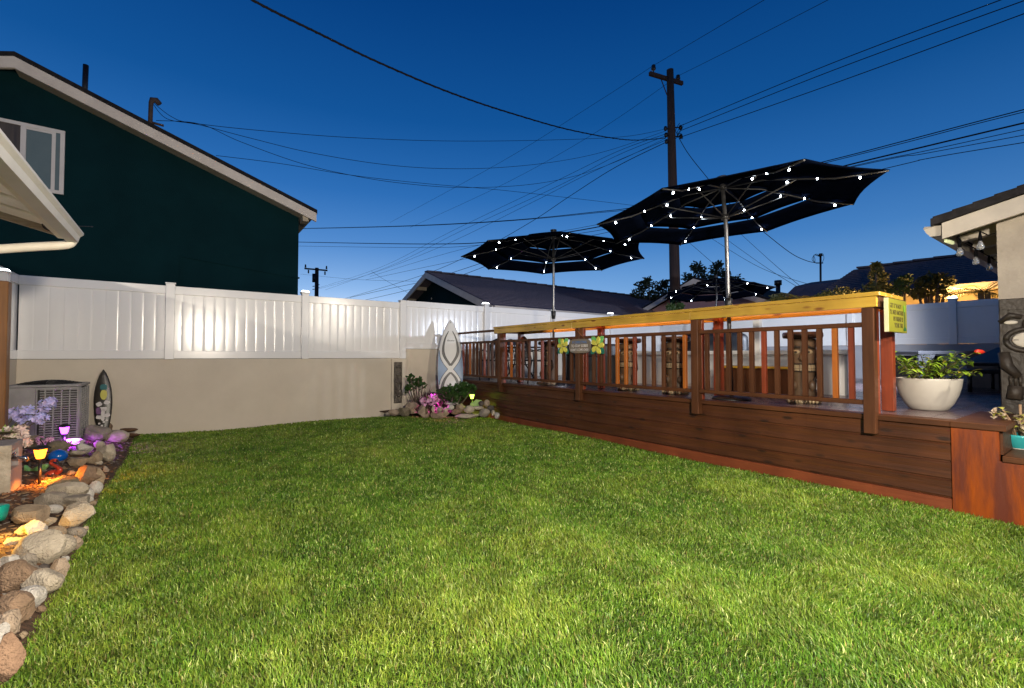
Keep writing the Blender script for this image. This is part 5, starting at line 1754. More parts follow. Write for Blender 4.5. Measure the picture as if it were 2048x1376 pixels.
q = at_z(30, 935, .1)
blossom('lilac_flowers', 'lilac blue flower clusters in front of the air conditioner panel', [(32, 827, 10), (53, 822, 13), (70, 831, 14), (45, 835, 10), (82, 836, 9), (92, 810, 11), (100, 803, 6)], 4.9, M_['lilac'], (q.x - .25, q.y + .2, .1), M_['lgreen'], 16, .046)
blossom('cream_flowers', 'cream and pale pink flower clusters above the stone pedestal', [(8, 868, 13), (24, 866, 12), (42, 864, 11), (34, 880, 14), (12, 884, 12), (50, 882, 8)], 4.25, M_['wpetal'], (-1.42, 5.85, .50), M_['lgreen'], 16, .042)
blossom('lilac_flowers', 'lilac flowers at the very left edge beside the stone pedestal', [(2, 900, 9), (-6, 912, 9)], 3.9, M_['lilac'], (-1.48, 5.62, .50), M_['lgreen'], 14, .04)

M_['ppetal'] = mat('pink_petal', (.70, .40, .58), (.62, .32, .50), 14, .5)
q = at_d(856, 806, 9.2)
blossom('pink_flowers', 'bright pink flower clusters around the pink lantern in the corner bed', [(846, 800, 6), (856, 797, 6), (868, 793, 5), (860, 804, 6), (872, 801, 5), (850, 806, 5)], 9.1, M_['ppetal'], (q.x, q.y, .08), M_['lgreen'], 8, .05)
q = at_z(90, 905, .1)
blossom('small_flowers', 'low white flowers lit purple at the foot of the air conditioner', [(80, 879, 5), (84, 886, 5), (100, 880, 4)], 5.6, M_['ppetal'], (q.x, q.y, .08), M_['lgreen'], 7, .034)

# dry curled husks by the wall
M_['husk'] = mat('dry_brown_husk', (.17, .09, .045), (.07, .035, .02), 6, .6, stretch=(1, 6, 6))
for k, (px, py, dep, wd_, rz, lb) in enumerate(((258, 858, 6.9, .20, 20, 'curled brown dry husk on top by the low wall'), (262, 868, 6.8, .22, 5, 'curled dark dry husk lying lowest by the lawn edge'), (240, 864, 6.9, .18, 28, 'narrow brown dry husk beside the tiki board'))):
    q = at_d(px, py, dep); g = MB()
    n, h = 8, 9
    vs = []
    for j in range(n + 1):
        t = j / n
        for i in range(h + 1):
            a = R(-100 + 200 * i / h); rad = .048 * (math.sin(math.pi * (t * .92 + .04)) ** .5)
            vs.append(((t - .5) * wd_, rad * math.sin(a), -rad * math.cos(a) * .8))
    Mz = Matrix.Translation(q) @ Matrix.Rotation(-YAW + R(rz), 4, 'Z') @ Matrix.Rotation(R(-18), 4, 'X')
    vs = [Mz @ Vector(v) for v in vs]
    g.add(vs, [(j * (h + 1) + i, (j + 1) * (h + 1) + i, (j + 1) * (h + 1) + i + 1, j * (h + 1) + i + 1) for j in range(n) for i in range(h)], 0, True)
    o = solo('dry_husk', g, M_['husk'], lb, 'husk', 'dry palm husks by the low wall')
    sd = o.modifiers.new('shell', 'SOLIDIFY'); sd.thickness = .008

# ================================================================== ROCKS
TONES = {'cream': ((.60, .52, .40), (.50, .42, .31)), 'white': ((.66, .62, .56), (.56, .52, .46)), 'tan': ((.42, .32, .21), (.33, .24, .15)),
         'grey': ((.37, .32, .255), (.29, .25, .195)), 'brown': ((.33, .22, .14), (.23, .15, .09)), 'pink': ((.48, .37, .27), (.40, .30, .215)),
         'olive': ((.26, .22, .14), (.19, .16, .10)), 'dark': ((.12, .10, .09), (.08, .07, .06)), 'reddish': ((.40, .25, .16), (.30, .18, .11))}
for k, (a, b) in TONES.items():
    M_['rock_' + k] = mat(k + '_stone', a, tuple(v * .66 for v in b), 11, .85, bump=1.0, bscale=95, bdist=.02, contrast=(.34, .70), detail=10)
_ico = bmesh.new(); bmesh.ops.create_icosphere(_ico, subdivisions=4, radius=1)
ICO_V = [v.co.copy() for v in _ico.verts]; ICO_F = [[v.index for v in f.verts] for f in _ico.faces]; _ico.free()


def rock(px, py, w_px, h_px, tone, shape, label, ang=0.0, zb=None, lift=0.0, group='stones edging the lawn border', dep=None):
    seed = int(px * 31 + py * 17)
    rr = random.Random(seed)
    if dep is None:
        q = at_z(px, py + h_px * .42, .02)
        zb = soil_z(q.x, q.y) if q.x < -.3 else .0
        q = at_z(px, py + h_px * .42, zb)
        D = depth(q)
    else:
        D = dep; q = at_d(px, py + h_px * .42, D); zb = q.z
    W = w_px * D / FPX / 2; H = h_px * D / FPX / 2
    c = at_d(px, py, D) + _cf0 * W * .25
    Dp = (W + H) * .46 * rr.uniform(.85, 1.1)
    planes = []
    npl = {'round': 5, 'oval': 3, 'angular': 15, 'slab': 12, 'lumpy': 11}[shape]
    for k in range(npl):
        d = Vector((rr.gauss(0, 1), rr.gauss(0, 1), rr.gauss(0, .8))).normalized()
        planes.append((d, rr.uniform(.52, .86) if shape in ('angular', 'slab') else rr.uniform(.68, .93)))
    if shape == 'slab':
        planes.append((Vector((0, 0, 1)), .55))
    off = Vector((seed % 97, seed % 53, seed % 31))
    Rz = Matrix.Rotation(R(ang), 3, 'Y')
    vs = []
    amp = {'round': .05, 'oval': .05, 'angular': .11, 'slab': .09, 'lumpy': .20}[shape]
    for v in ICO_V:
        p = v * (1 + amp * mnoise.noise(v * 1.7 + off))
        for d, o in planes:
            e = p.dot(d) - o
            if e > 0:
                p = p - d * e * (.985 if shape in ('angular', 'slab', 'lumpy') else .90)
        p = p * (1 + .05 * mnoise.noise(v * 4 + off) + .03 * mnoise.noise(v * 11 + off))
        p = Rz @ p
        vs.append(c + _cr * p.x * W * 1.03 + _cf0 * p.y * Dp + Vector((0, 0, 1)) * p.z * H * 1.12)
    mn = min(p.z for p in vs)
    dz = (zb - .012) - mn + lift if dep is None else 0
    g = MB(); g.add([p + Vector((0, 0, min(0, dz))) for p in vs], ICO_F, 0, True)
    o = solo('rock', g, M_['rock_' + tone], label, 'rock', group)
    o.data.set_sharp_from_angle(angle=R(24))
    return o


LR = [
    (184, 868, 50, 32, 'grey', 'lumpy', 'large lumpy rock lit purple right of the air conditioner'),
    (229, 874, 44, 24, 'cream', 'oval', 'smooth cream rock below the tiki board at the wall'),
    (212, 856, 20, 18, 'brown', 'round', 'round brown stone at the foot of the tiki board'),
    (206, 906, 38, 40, 'cream', 'slab', 'fluted beige rock at the lawn edge right of the purple light'),
    (165, 897, 32, 22, 'white', 'angular', 'squarish pale grey rock in front of the purple lit stones'),
    (221, 898, 16, 18, 'grey', 'angular', 'small grey rock at the lawn edge behind the fluted rock'),
    (120, 885, 54, 18, 'grey', 'slab', 'flat grey stone at the foot of the purple lantern', ),
    (150, 884, 28, 14, 'white', 'lumpy', 'small pale stone right of the purple lantern foot'),
    (112, 894, 40, 22, 'olive', 'round', 'olive brown rock just behind the blue ball'),
    (62, 884, 30, 24, 'olive', 'lumpy', 'dark olive rock left of the purple lantern'),
    (153, 921, 46, 24, 'tan', 'angular', 'tan rock right of the blue ball glowing orange'),
    (188, 917, 34, 26, 'tan', 'angular', 'tan broken rock above the large triangular rock'),
    (150, 905, 34, 12, 'cream', 'slab', 'thin cream slab right of the blue ball'),
    (170, 948, 66, 46, 'brown', 'angular', 'large triangular brown rock at the lawn edge beside the flamingo'),
    (196, 955, 24, 40, 'tan', 'angular', 'upright tan rock on the lawn side of the triangular rock'),
    (210, 938, 14, 16, 'grey', 'angular', 'tiny grey rock in the grass beside the fluted rock'),
    (124, 966, 70, 26, 'olive', 'slab', 'long flat olive slab in front of the flamingo'),
    (126, 985, 78, 34, 'cream', 'lumpy', 'big lumpy cream rock in front of the flat olive slab'),
    (98, 1003, 64, 30, 'grey', 'lumpy', 'grey brown rock low in front of the lumpy cream rock'),
    (171, 989, 24, 22, 'white', 'round', 'rounded white stone beside the lumpy cream rock'),
    (189, 976, 22, 24, 'white', 'round', 'upper white pebble at the grass edge below the triangular rock'),
    (174, 1000, 18, 16, 'white', 'round', 'smallest white pebble below the two white stones'),
    (148, 1004, 54, 32, 'grey', 'slab', 'flat grey rock right of the grey brown rock'),
    (142, 1031, 72, 48, 'cream', 'angular', 'big pale faceted rock at the grass edge halfway along the border'),
    (52, 1032, 78, 40, 'tan', 'slab', 'broad rust tan slab lit orange at the bed side'),
    (103, 1019, 34, 16, 'white', 'oval', 'thin bluish white stone beside the rust tan slab'),
    (86, 1042, 46, 18, 'cream', 'slab', 'flat cream stone just below the bluish white one'),
    (66, 1064, 42, 42, 'white', 'angular', 'chalky white block leaning below the rust tan slab'),
    (104, 1068, 42, 24, 'tan', 'oval', 'tan oval stone below the big pale faceted rock'),
    (119, 1057, 15, 12, 'cream', 'round', 'tiny yellowish pebble on top of the tan oval stone'),
    (146, 1066, 40, 22, 'grey', 'round', 'grey brown rounded stone at the grass under the faceted rock'),
    (140, 1086, 36, 28, 'pink', 'angular', 'pinkish square stone at the grass edge'),
    (114, 1094, 52, 38, 'cream', 'oval', 'cream tilted egg shaped stone left of the pinkish square one'),
    (74, 1100, 92, 60, 'cream', 'lumpy', 'largest sandy boulder in the middle of the border'),
    (42, 1062, 28, 20, 'cream', 'round', 'small round stone lit yellow near the left edge'),
    (24, 1084, 46, 18, 'cream', 'slab', 'flat stone lit yellow at the left edge of the picture'),
    (16, 1122, 42, 30, 'white', 'slab', 'bone white angled slab at the left edge of the picture'),
    (48, 1121, 42, 32, 'grey', 'angular', 'grey angular stone left of the largest sandy boulder'),
    (112, 1139, 44, 42, 'pink', 'angular', 'pinkish tan faceted stone below the egg shaped stone'),
    (58, 1139, 46, 22, 'grey', 'slab', 'low grey slab under the largest sandy boulder'),
    (84, 1139, 22, 20, 'dark', 'round', 'little dark stone beside the low grey slab'),
    (77, 1167, 72, 44, 'cream', 'oval', 'smooth cream oval river stone lying at the grass'),
    (22, 1158, 66, 56, 'brown', 'lumpy', 'dark brown boulder behind the smooth river stones'),
    (53, 1198, 58, 38, 'white', 'oval', 'pale pointed river stone closest into the grass'),
    (22, 1222, 60, 64, 'brown', 'lumpy', 'big brown boulder left of the pale pointed river stone'),
    (12, 1252, 44, 50, 'pink', 'angular', 'pinkish tan rock near the bottom left below the brown boulder'),
    (2, 1270, 30, 46, 'white', 'angular', 'white rock cut by the picture edge near the bottom left'),
    (8, 1320, 56, 84, 'reddish', 'angular', 'large reddish tan rock in the bottom left corner'),
    (196, 890, 20, 14, 'cream', 'round', 'small cream stone on the lawn side of the purple lit rock'),
]
FILL = [(132, 905, 14, 9, 'grey', 'angular', 'thumb sized grey stone between the blue ball and the pale squarish rock'),
        (196, 925, 16, 10, 'cream', 'angular', 'little cream chip above the triangular rock'),
        (140, 945, 18, 10, 'tan', 'angular', 'small tan chip lit orange beside the flamingo'),
        (158, 975, 16, 10, 'grey', 'angular', 'small grey chip behind the rounded white stone'),
        (184, 1006, 13, 10, 'tan', 'round', 'small tan pebble in the grass beside the smallest white pebble'),
        (165, 1018, 16, 11, 'grey', 'angular', 'small grey chip above the big pale faceted rock'),
        (122, 1012, 18, 10, 'tan', 'angular', 'small tan chip behind the bluish white stone'),
        (170, 1056, 14, 10, 'cream', 'angular', 'small cream chip at the grass beside the big pale faceted rock'),
        (88, 1060, 16, 12, 'grey', 'round', 'small grey pebble right of the chalky white block'),
        (130, 1072, 16, 10, 'cream', 'angular', 'small cream chip under the tan oval stone'),
        (158, 1085, 12, 9, 'grey', 'round', 'tiny grey pebble in the grass right of the pinkish square stone'),
        (94, 1120, 20, 12, 'tan', 'angular', 'small tan chip at the foot of the largest sandy boulder'),
        (128, 1116, 16, 10, 'white', 'round', 'small white pebble below the egg shaped stone'),
        (60, 1080, 18, 12, 'tan', 'angular', 'small tan chip behind the largest sandy boulder'),
        (36, 1108, 18, 12, 'cream', 'angular', 'small cream chip between the yellow lit flat stone and the grey one'),
        (104, 1158, 16, 10, 'brown', 'round', 'small brown pebble above the smooth cream river stone'),
        (44, 1172, 22, 14, 'tan', 'angular', 'small tan chip left of the smooth cream river stone'),
        (80, 1216, 18, 12, 'brown', 'round', 'small brown pebble in the grass by the pale pointed river stone'),
        (50, 1232, 22, 14, 'grey', 'angular', 'small grey chip right of the big brown boulder'),
        (42, 1268, 22, 16, 'tan', 'angular', 'small tan chip above the large reddish rock')]
LR += FILL
for t in LR:
    rock(*t[:7], ang=random.Random(t[0]).uniform(-18, 18))
CR = [
    (774, 828, 10, 7, 'grey', 'round', 'small grey stone at the left tip of the corner bed', 9.40),
    (789, 824, 24, 14, 'pink', 'slab', 'pinkish brown wedge below the narrow carved panel', 9.40),
    (809, 822, 26, 20, 'olive', 'slab', 'grey green block at the left of the corner bed', 9.32),
    (824, 812, 26, 18, 'pink', 'lumpy', 'pink lit rock behind the grey green block', 9.40),
    (826, 823, 20, 12, 'tan', 'angular', 'tan stone between the grey green block and the big beige one', 9.28),
    (847, 823, 28, 26, 'pink', 'angular', 'big upright beige stone at the front of the corner bed', 9.20),
    (866, 817, 10, 18, 'cream', 'angular', 'thin tilted cream stone beside the big beige one', 9.18),
    (880, 830, 40, 16, 'tan', 'slab', 'long low tan slab at the front middle of the corner bed', 9.10),
    (879, 819, 16, 11, 'grey', 'round', 'rounded grey stone above the long tan slab', 9.2),
    (891, 821, 13, 10, 'cream', 'angular', 'small cream stone right of the rounded grey one', 9.15),
    (901, 815, 14, 10, 'white', 'oval', 'pale oval stone below the flat white block', 9.2),
    (904, 808, 32, 8, 'white', 'slab', 'flat white block in front of the leafy jade plant', 9.3),
    (912, 824, 24, 11, 'brown', 'angular', 'rust brown stone in the middle of the corner bed', 9.1),
    (921, 814, 20, 18, 'tan', 'angular', 'tan pyramid shaped stone under the jade plant', 9.15),
    (938, 819, 22, 14, 'cream', 'oval', 'rounded tan cobble in front of the green lantern', 9.05),
    (935, 832, 54, 11, 'cream', 'slab', 'longest flat beige slab along the lawn at the corner bed', 8.95),
    (956, 816, 22, 7, 'cream', 'oval', 'flat oval stone lit yellow green under the lantern', 9.05),
    (962, 807, 12, 11, 'dark', 'round', 'dark round stone beside the green lantern', 9.1),
    (974, 807, 12, 14, 'pink', 'round', 'peach upright pebble against the deck skirt', 9.1),
    (969, 826, 26, 15, 'grey', 'lumpy', 'mottled grey rock near the deck at the corner bed', 8.95),
    (981, 817, 16, 12, 'dark', 'lumpy', 'dark grey rock against the deck skirt', 9.0),
    (987, 826, 10, 13, 'cream', 'angular', 'small cream stone near the deck end of the corner bed', 8.9),
    (994, 831, 11, 14, 'white', 'angular', 'white pointed stone at the right tip of the corner bed', 8.85),
]
for t in CR:
    rock(*t[:7], dep=t[7], group='stones edging the corner bed')

# ================================================================== CORNER PLANTS
M_['jade'] = mat('jade_leaf', (.022, .060, .014), (.040, .085, .020), 6, .35)
M_['drac'] = mat('purple_green_blade', (.05, .055, .03), (.09, .04, .05), 6, .45)
M_['bark'] = mat('grey_bark', (.14, .10, .075), (.08, .06, .045), 14, .85)


def jade(label, spots, base, dep, n, sz):
    r = thing('jade_plant', label, 'plant', base)
    a = MB(); b = MB(); rr = random.Random(n)
    for (px, py, rad) in spots:
        c0 = at_d(px, py, dep + rr.uniform(-.12, .12)); rm = rad * dep / FPX
        b.tube([Vector(base) + Vector((rr.uniform(-.06, .06), rr.uniform(-.06, .06), 0)), (Vector(base) * .4 + c0 * .6) + Vector((0, 0, -.03)), c0], [.02, .014, .008], 6)
        for k in range(n):
            d = Vector((rr.gauss(0, 1), rr.gauss(0, 1), rr.gauss(.3, .8))).normalized()
            p = c0 + d * rm * rr.uniform(.3, 1)
            dd = (d + Vector((rr.gauss(0, .5), rr.gauss(0, .5), .4))).normalized()
            o = dd.orthogonal().normalized()
            a.leaf(p, dd, o, sz * rr.uniform(.7, 1.2), sz * .75)
    mesh_obj('leaves', a, M_['jade'], r); mesh_obj('branches', b, M_['bark'], r)


q = at_d(905, 806, 9.45)
jade('bushy dark green jade plant in front of the surfboard foot', [(885, 788, 12), (900, 784, 13), (916, 782, 12), (928, 775, 11), (905, 796, 12), (922, 792, 12), (890, 798, 9), (938, 786, 7), (945, 778, 6), (912, 800, 9)], (q.x, q.y, .08), 9.4, 60, .075)
q = at_d(838, 806, 9.5)
jade('taller jade plant with bare stems beside the narrow carved panel', [(821, 757, 6), (824, 764, 6), (819, 775, 8), (815, 781, 5), (832, 772, 9), (845, 772, 7), (838, 762, 4)], (q.x, q.y, .08), 9.45, 32, .065)


def spiky(label, px, py, dep, n, ln):
    q = at_d(px, py, dep)
    r = thing('spiky_plant', label, 'plant', (q.x, q.y, .1))
    a = MB(); rr = random.Random(int(px))
    for k in range(n):
        an = rr.uniform(0, 6.28); el = rr.uniform(.5, 1.45)
        d = Vector((math.cos(an) * math.cos(el), math.sin(an) * math.cos(el), math.sin(el)))
        sd = d.cross(Vector((0, 0, 1))).normalized(); l_ = ln * rr.uniform(.6, 1)
        w_ = .014
        p0 = Vector((q.x, q.y, .12 + rr.uniform(0, .12))); p1 = p0 + d * l_ * .6; p2 = p0 + d * l_ + Vector((0, 0, -.03))
        a.add([p0 - sd * w_ * .6, p0 + sd * w_ * .6, p1 + sd * w_, p1 - sd * w_, p2], [(0, 1, 2, 3), (3, 2, 4)])
    mesh_obj('blades', a, M_['drac'], r)
    b = MB(); b.tube([(q.x, q.y, .04), (q.x, q.y, .22)], .025, 8); mesh_obj('stem', b, M_['bark'], r)


spiky('spiky purple green plant behind the pink lantern', 853, 800, 9.5, 60, .46)
spiky('spiky plant at the left edge of the surfboard', 880, 800, 9.5, 36, .50)
spiky('small spiky plant lit pink low at the front of the corner bed', 862, 806, 9.25, 46, .20)
q = at_d(950, 806, 9.2)
g = MB(); Mq = frame(q, _cr, (0, 0, 1), -_cf0)
g.prism([(-.11, -.06), (.12, -.075), (.14, .06), (.02, .075), (-.03, .03), (-.09, .0)], Mq, .05)
solo('frog_ornament', g, mat('pale_green_glaze', (.34, .50, .16), (.24, .42, .10), 10, .35), 'pale green glazed ornament under the green lantern', 'garden ornament', bevel=.012, segs=2)

# ================================================================== TREES AND SHRUBS BEYOND THE FENCES
M_['leaf_dk'] = mat('dark_tree_leaf', (.018, .032, .014), (.034, .050, .020), 1.5, .6)
M_['leaf_ol'] = mat('olive_shrub_leaf', (.10, .095, .022), (.055, .06, .016), 1.2, .55)
M_['leaf_gr'] = mat('green_hedge_leaf', (.03, .07, .015), (.05, .09, .02), 2, .55)
M_['palm'] = mat('palm_frond', (.26, .22, .035), (.19, .17, .03), 3, .5)


def tree(name, label, cat, clumps, dep, mm, nleaf, sz, trunk=True, group=None):
    rr = random.Random(int(clumps[0][0]))
    cx = sum(c[0] for c in clumps) / len(clumps)
    b = at_d(cx, 690, dep)
    r = thing(name, label, cat, (b.x, b.y, 0), 0, group)
    a = MB(); t = MB()
    top = at_d(cx, sum(c[1] for c in clumps) / len(clumps), dep)
    fork = Vector((b.x, b.y, top.z * .45))
    t.tube([(b.x, b.y, 0), (b.x + .05, b.y, top.z * .25), fork], [.16, .13, .10], 8)
    for (px, py, rad) in clumps:
        dd = dep + rr.uniform(-1, 1) * rad * dep / FPX
        c0 = at_d(px, py, dd); rm = rad * dep / FPX
        t.tube([fork, fork.lerp(c0, .6) + Vector((0, 0, .1)), c0], [.07, .04, .015], 6)
        for k in range(nleaf):
            d = Vector((rr.gauss(0, 1), rr.gauss(0, 1), rr.gauss(0, 1))).normalized()
            p = c0 + d * rm * (rr.random() ** .45) * rr.uniform(.75, 1.15)
            e = Vector((rr.gauss(0, 1), rr.gauss(0, 1), rr.gauss(.1, .7))).normalized()
            a.leaf(p, e, e.orthogonal(), sz * rr.uniform(.6, 1.3), sz * .5, 0, .1)
    mesh_obj('crown', a, mm, r); mesh_obj('trunk', t, M_['bark'], r)


tree('tree', 'dark bushy tree left of the utility pole', 'tree', [(1275, 590, 13), (1283, 572, 13), (1296, 562, 10), (1300, 585, 20), (1318, 578, 14), (1330, 568, 9), (1332, 590, 16), (1345, 582, 8), (1268, 603, 9), (1316, 600, 20)], 24, M_['leaf_dk'], 130, .17, group='dark trees beyond the fence')
tree('tree', 'dark broad tree behind the far umbrella right of the utility pole', 'tree', [(1376, 555, 10), (1391, 535, 11), (1401, 545, 13), (1388, 560, 16), (1412, 562, 16), (1430, 540, 12), (1436, 530, 8), (1430, 560, 18), (1450, 548, 12), (1455, 565, 16), (1473, 562, 12), (1484, 575, 9), (1372, 575, 12), (1470, 580, 14)], 27, M_['leaf_dk'], 120, .19, group='dark trees beyond the fence')
tree('cypress', 'narrow green conifer at the foot of the utility pole', 'tree', [(1350, 618, 9), (1351, 604, 8), (1352, 592, 6), (1362, 612, 6), (1340, 614, 6)], 15.2, M_['leaf_gr'], 110, .10)
tree('shrub', 'tall olive shrub with a bare tip behind the yellow sign', 'shrub', [(1742, 582, 16), (1752, 566, 15), (1760, 552, 13), (1753, 542, 8), (1766, 578, 15), (1735, 592, 12), (1752, 530, 3)], 11.7, M_['leaf_ol'], 150, .11, group='shrubs beyond the far fence')
tree('shrub', 'dark green low shrub between the two olive shrubs', 'shrub', [(1800, 565, 11), (1812, 558, 10), (1806, 578, 14), (1792, 582, 12)], 11.3, M_['leaf_gr'], 110, .10, group='shrubs beyond the far fence')
tree('shrub', 'broad olive shrub lit golden beside the warm house wall', 'shrub', [(1846, 566, 13), (1862, 560, 13), (1878, 556, 11), (1856, 582, 16), (1880, 580, 12), (1836, 586, 14), (1896, 562, 7)], 10.8, M_['leaf_ol'], 120, .11, group='shrubs beyond the far fence')
tree('shrub', 'low golden brush in front of the dark roof above the counter', 'shrub', [(1655, 590, 10), (1675, 585, 12), (1695, 586, 12), (1640, 594, 6), (1712, 590, 10)], 12.6, M_['leaf_ol'], 90, .10, group='shrubs beyond the far fence')
tree('shrub', 'small golden shrub beside the pink house chimney', 'shrub', [(1548, 598, 7), (1558, 596, 8), (1570, 600, 7)], 13.6, M_['leaf_ol'], 80, .10, group='shrubs beyond the far fence')


def palm(label, px, py, dep, n, ln, a0=0, a1=6.28):
    c = at_d(px, py, dep); rr = random.Random(int(px))
    r = thing('palm', label, 'palm', (c.x, c.y, 0), 0, 'palms beyond the far fence')
    t = MB(); t.tube([(c.x, c.y, 0), (c.x, c.y, c.z * .6), c], [.16, .13, .10], 10); mesh_obj('trunk', t, M_['bark'], r)
    for k in range(n):
        f = MB()
        an = a0 + (a1 - a0) * (k + rr.uniform(-.3, .3)) / n; el = rr.uniform(-.05, .75)
        d = _cr * math.cos(an) + _cf0 * math.sin(an)
        pts = [c + d * ln * s * math.cos(el) + Vector((0, 0, ln * (s * math.sin(el) - .38 * s * s))) for s in [i / 9 for i in range(10)]]
        f.tube(pts, [.012 - .001 * i for i in range(10)], 5)
        for i in range(1, 10):
            for q_ in range(2):
                p = pts[i - 1].lerp(pts[i], .5 * q_); tg = (pts[i] - pts[i - 1]).normalized(); sd = tg.cross(Vector((0, 0, 1))).normalized()
                for s in (-1, 1):
                    f.leaf(p, tg * .8 + sd * s * .8 + Vector((0, 0, -.25)), (0, 0, 1), ln * .30 * (1 - .55 * i / 10), .022)
        mesh_obj('frond', f, M_['palm'], r)


palm('golden lit palm behind the fence cap light near the house corner', 1968, 585, 10.1, 11, 1.0)
palm('pale bare frond plant between the pink house and the dark roof', 1600, 600, 13.1, 9, .95)

# ================================================================== UTILITY POLES
pb = at_d(1354, 690, 16.0); ptp = at_d(1340, 140, 16.0)
up_ = thing('utility_pole', 'tall dark wooden utility pole with a short crossarm behind the large umbrella', 'utility pole', (pb.x, pb.y, 0))
bot = Vector((pb.x, pb.y, 0))
at_h = lambda z: bot + (ptp - bot) * (z / ptp.z)
g = MB(); g.tube([bot, at_h(3), at_h(6), at_h(9), ptp], [.195, .185, .165, .138, .118], 16); mesh_obj('pole', g, M_['pole'], up_)
c0, c1 = at_d(1299, 147, 15.72), at_d(1365, 167, 16.3)
g = MB(); g.bar(c0, c1, .10, .13); mesh_obj('crossarm', g, M_['pole'], up_, bevel=.006)
g = MB(); g.tube([at_d(1322, 158, 15.85), at_d(1334, 190, 15.85)], .018, 6); mesh_obj('brace', g, M_['pole'], up_)
for (px, py, dd) in ((1307, 143, 15.78), (1356, 163, 16.22)):
    b = at_d(px, py, dd); g = MB()
    g.lathe([(.02, -.02), (.02, .05), (.075, .06), (.085, .11), (.06, .14), (.075, .17), (.06, .22), (.03, .235), (.0, .24)], 12, b)
    mesh_obj('insulator', g, M_['blackm'], up_)
for (px, py, dd) in ((1331, 257, 15.9), (1332, 270, 15.9), (1333, 283, 15.9), (1361, 255, 16.0), (1362, 273, 16.0)):
    b = at_d(px, py, dd); g = MB(); g.tube([b - Vector((0, 0, .07)), b, b + Vector((0, 0, .07))], [.045, .065, .045], 8); g.bar(b, at_h(b.z), .03, .03); mesh_obj('spool_bracket', g, M_['blackm'], up_)
g = MB()
for k in range(4):
    pts = [at_d(1358 + 3 * math.sin(k) + 7 * math.sin(t * 1.3 + k), 250 + 7 * t + 4 * math.cos(t * 2 + k), 15.9) for t in range(5)]
    g.tube(spline(pts, 4), .010, 5)
mesh_obj('jumper_cables', g, M_['wire'], up_)

pb2 = at_d(632, 690, 52); pt2 = at_d(632, 535, 52)
up2_ = thing('utility_pole', 'distant small utility pole with a transformer beside the green house', 'utility pole', (pb2.x, pb2.y, 0))
g = MB(); g.tube([(pb2.x, pb2.y, 0), (pb2.x, pb2.y, pt2.z)], [.27, .20], 10); mesh_obj('pole', g, M_['pole'], up2_)
g = MB(); g.bar(at_d(609, 537, 51.7), at_d(655, 541, 52.3), .14, .16); mesh_obj('crossarm', g, M_['pole'], up2_)
for px, py in ((611, 535), (653, 538)):
    b = at_d(px, py, 52); g = MB(); g.tube([b, b + Vector((0, 0, .35))], [.10, .07], 8); mesh_obj('insulator', g, M_['blackm'], up2_)
for px, py in ((617, 540), (650, 543)):
    b = at_d(px, py, 52); g = MB(); g.tube([b, b - Vector((0, 0, .38))], .08, 8); mesh_obj('cutout', g, M_['blackm'], up2_)
b = at_d(627.5, 556, 51.8); g = MB(); g.tube([b - Vector((0, 0, .48)), b + Vector((0, 0, .48))], .17, 12); mesh_obj('transformer', g, M_['gun'], up2_)
g = MB()
for k in range(4):
    b = at_d(632 + (-1) ** k * 5, 570 + 3 * k, 52); g.tube([b - Vector((.1, 0, 0)), b + Vector((.1, 0, .05))], .05, 6)
mesh_obj('spool_bracket', g, M_['blackm'], up2_)
# mast with loops on the far house
q0 = at_d(1641, 590, 16.5); q1 = at_d(1641, 512, 16.5)
ms = thing('service_mast', 'thin service mast with cable loops on the far dark roof', 'mast', q0)
g = MB(); g.tube([q0 - Vector((0, 0, .5)), q1], .035, 8); g.tube([q1, q1 + Vector((0, 0, .09))], [.08, .05], 8); g.tube([at_d(1632, 526, 16.5), at_d(1646, 526, 16.5)], .02, 6)
mesh_obj('mast', g, M_['gun'], ms)
g = MB()
for k in range(3):
    g.tube(spline([at_d(1641, 514, 16.4), at_d(1632 - 2 * k, 508 + k, 16.4), at_d(1624 + 3 * k, 518, 16.4), at_d(1630, 526, 16.4)], 5), .008, 5)
g.tube(spline([at_d(1641, 514, 16.4), at_d(1645, 507, 16.4), at_d(1648, 516, 16.4), at_d(1644, 526, 16.4)], 5), .008, 5)
mesh_obj('cable_loops', g, M_['wire'], ms)

# ================================================================== OVERHEAD WIRES
def wire(label, pts, da, db, r=.009, twist=False):
    A = at_d(*pts[0], da); B = at_d(*pts[-1], db)
    n = Vector((B.y - A.y, A.x - B.x, 0)); n.normalize()
    P = [A]
    for (px, py) in pts[1:-1]:
        d = ray(px, py); dn = d.dot(n)
        t = (A - CAM).dot(n) / dn
        P.append(CAM + d * t)
    P.append(B)
    sp_ = spline(P, 8)
    m = MB(); m.tube(sp_, r, 6)
    if twist:
        tw = []
        for i in range(len(sp_) - 1):
            for k in range(4):
                p = sp_[i].lerp(sp_[i + 1], k / 4); an = (i * 4 + k) * 1.5
                tw.append(p + Vector((math.cos(an), math.cos(an) * .5, math.sin(an))) * r * .9)
        m.tube(tw, r * .7, 5)
    return solo('overhead_wire', m, M_['wire'], label, 'wire', 'overhead wires')


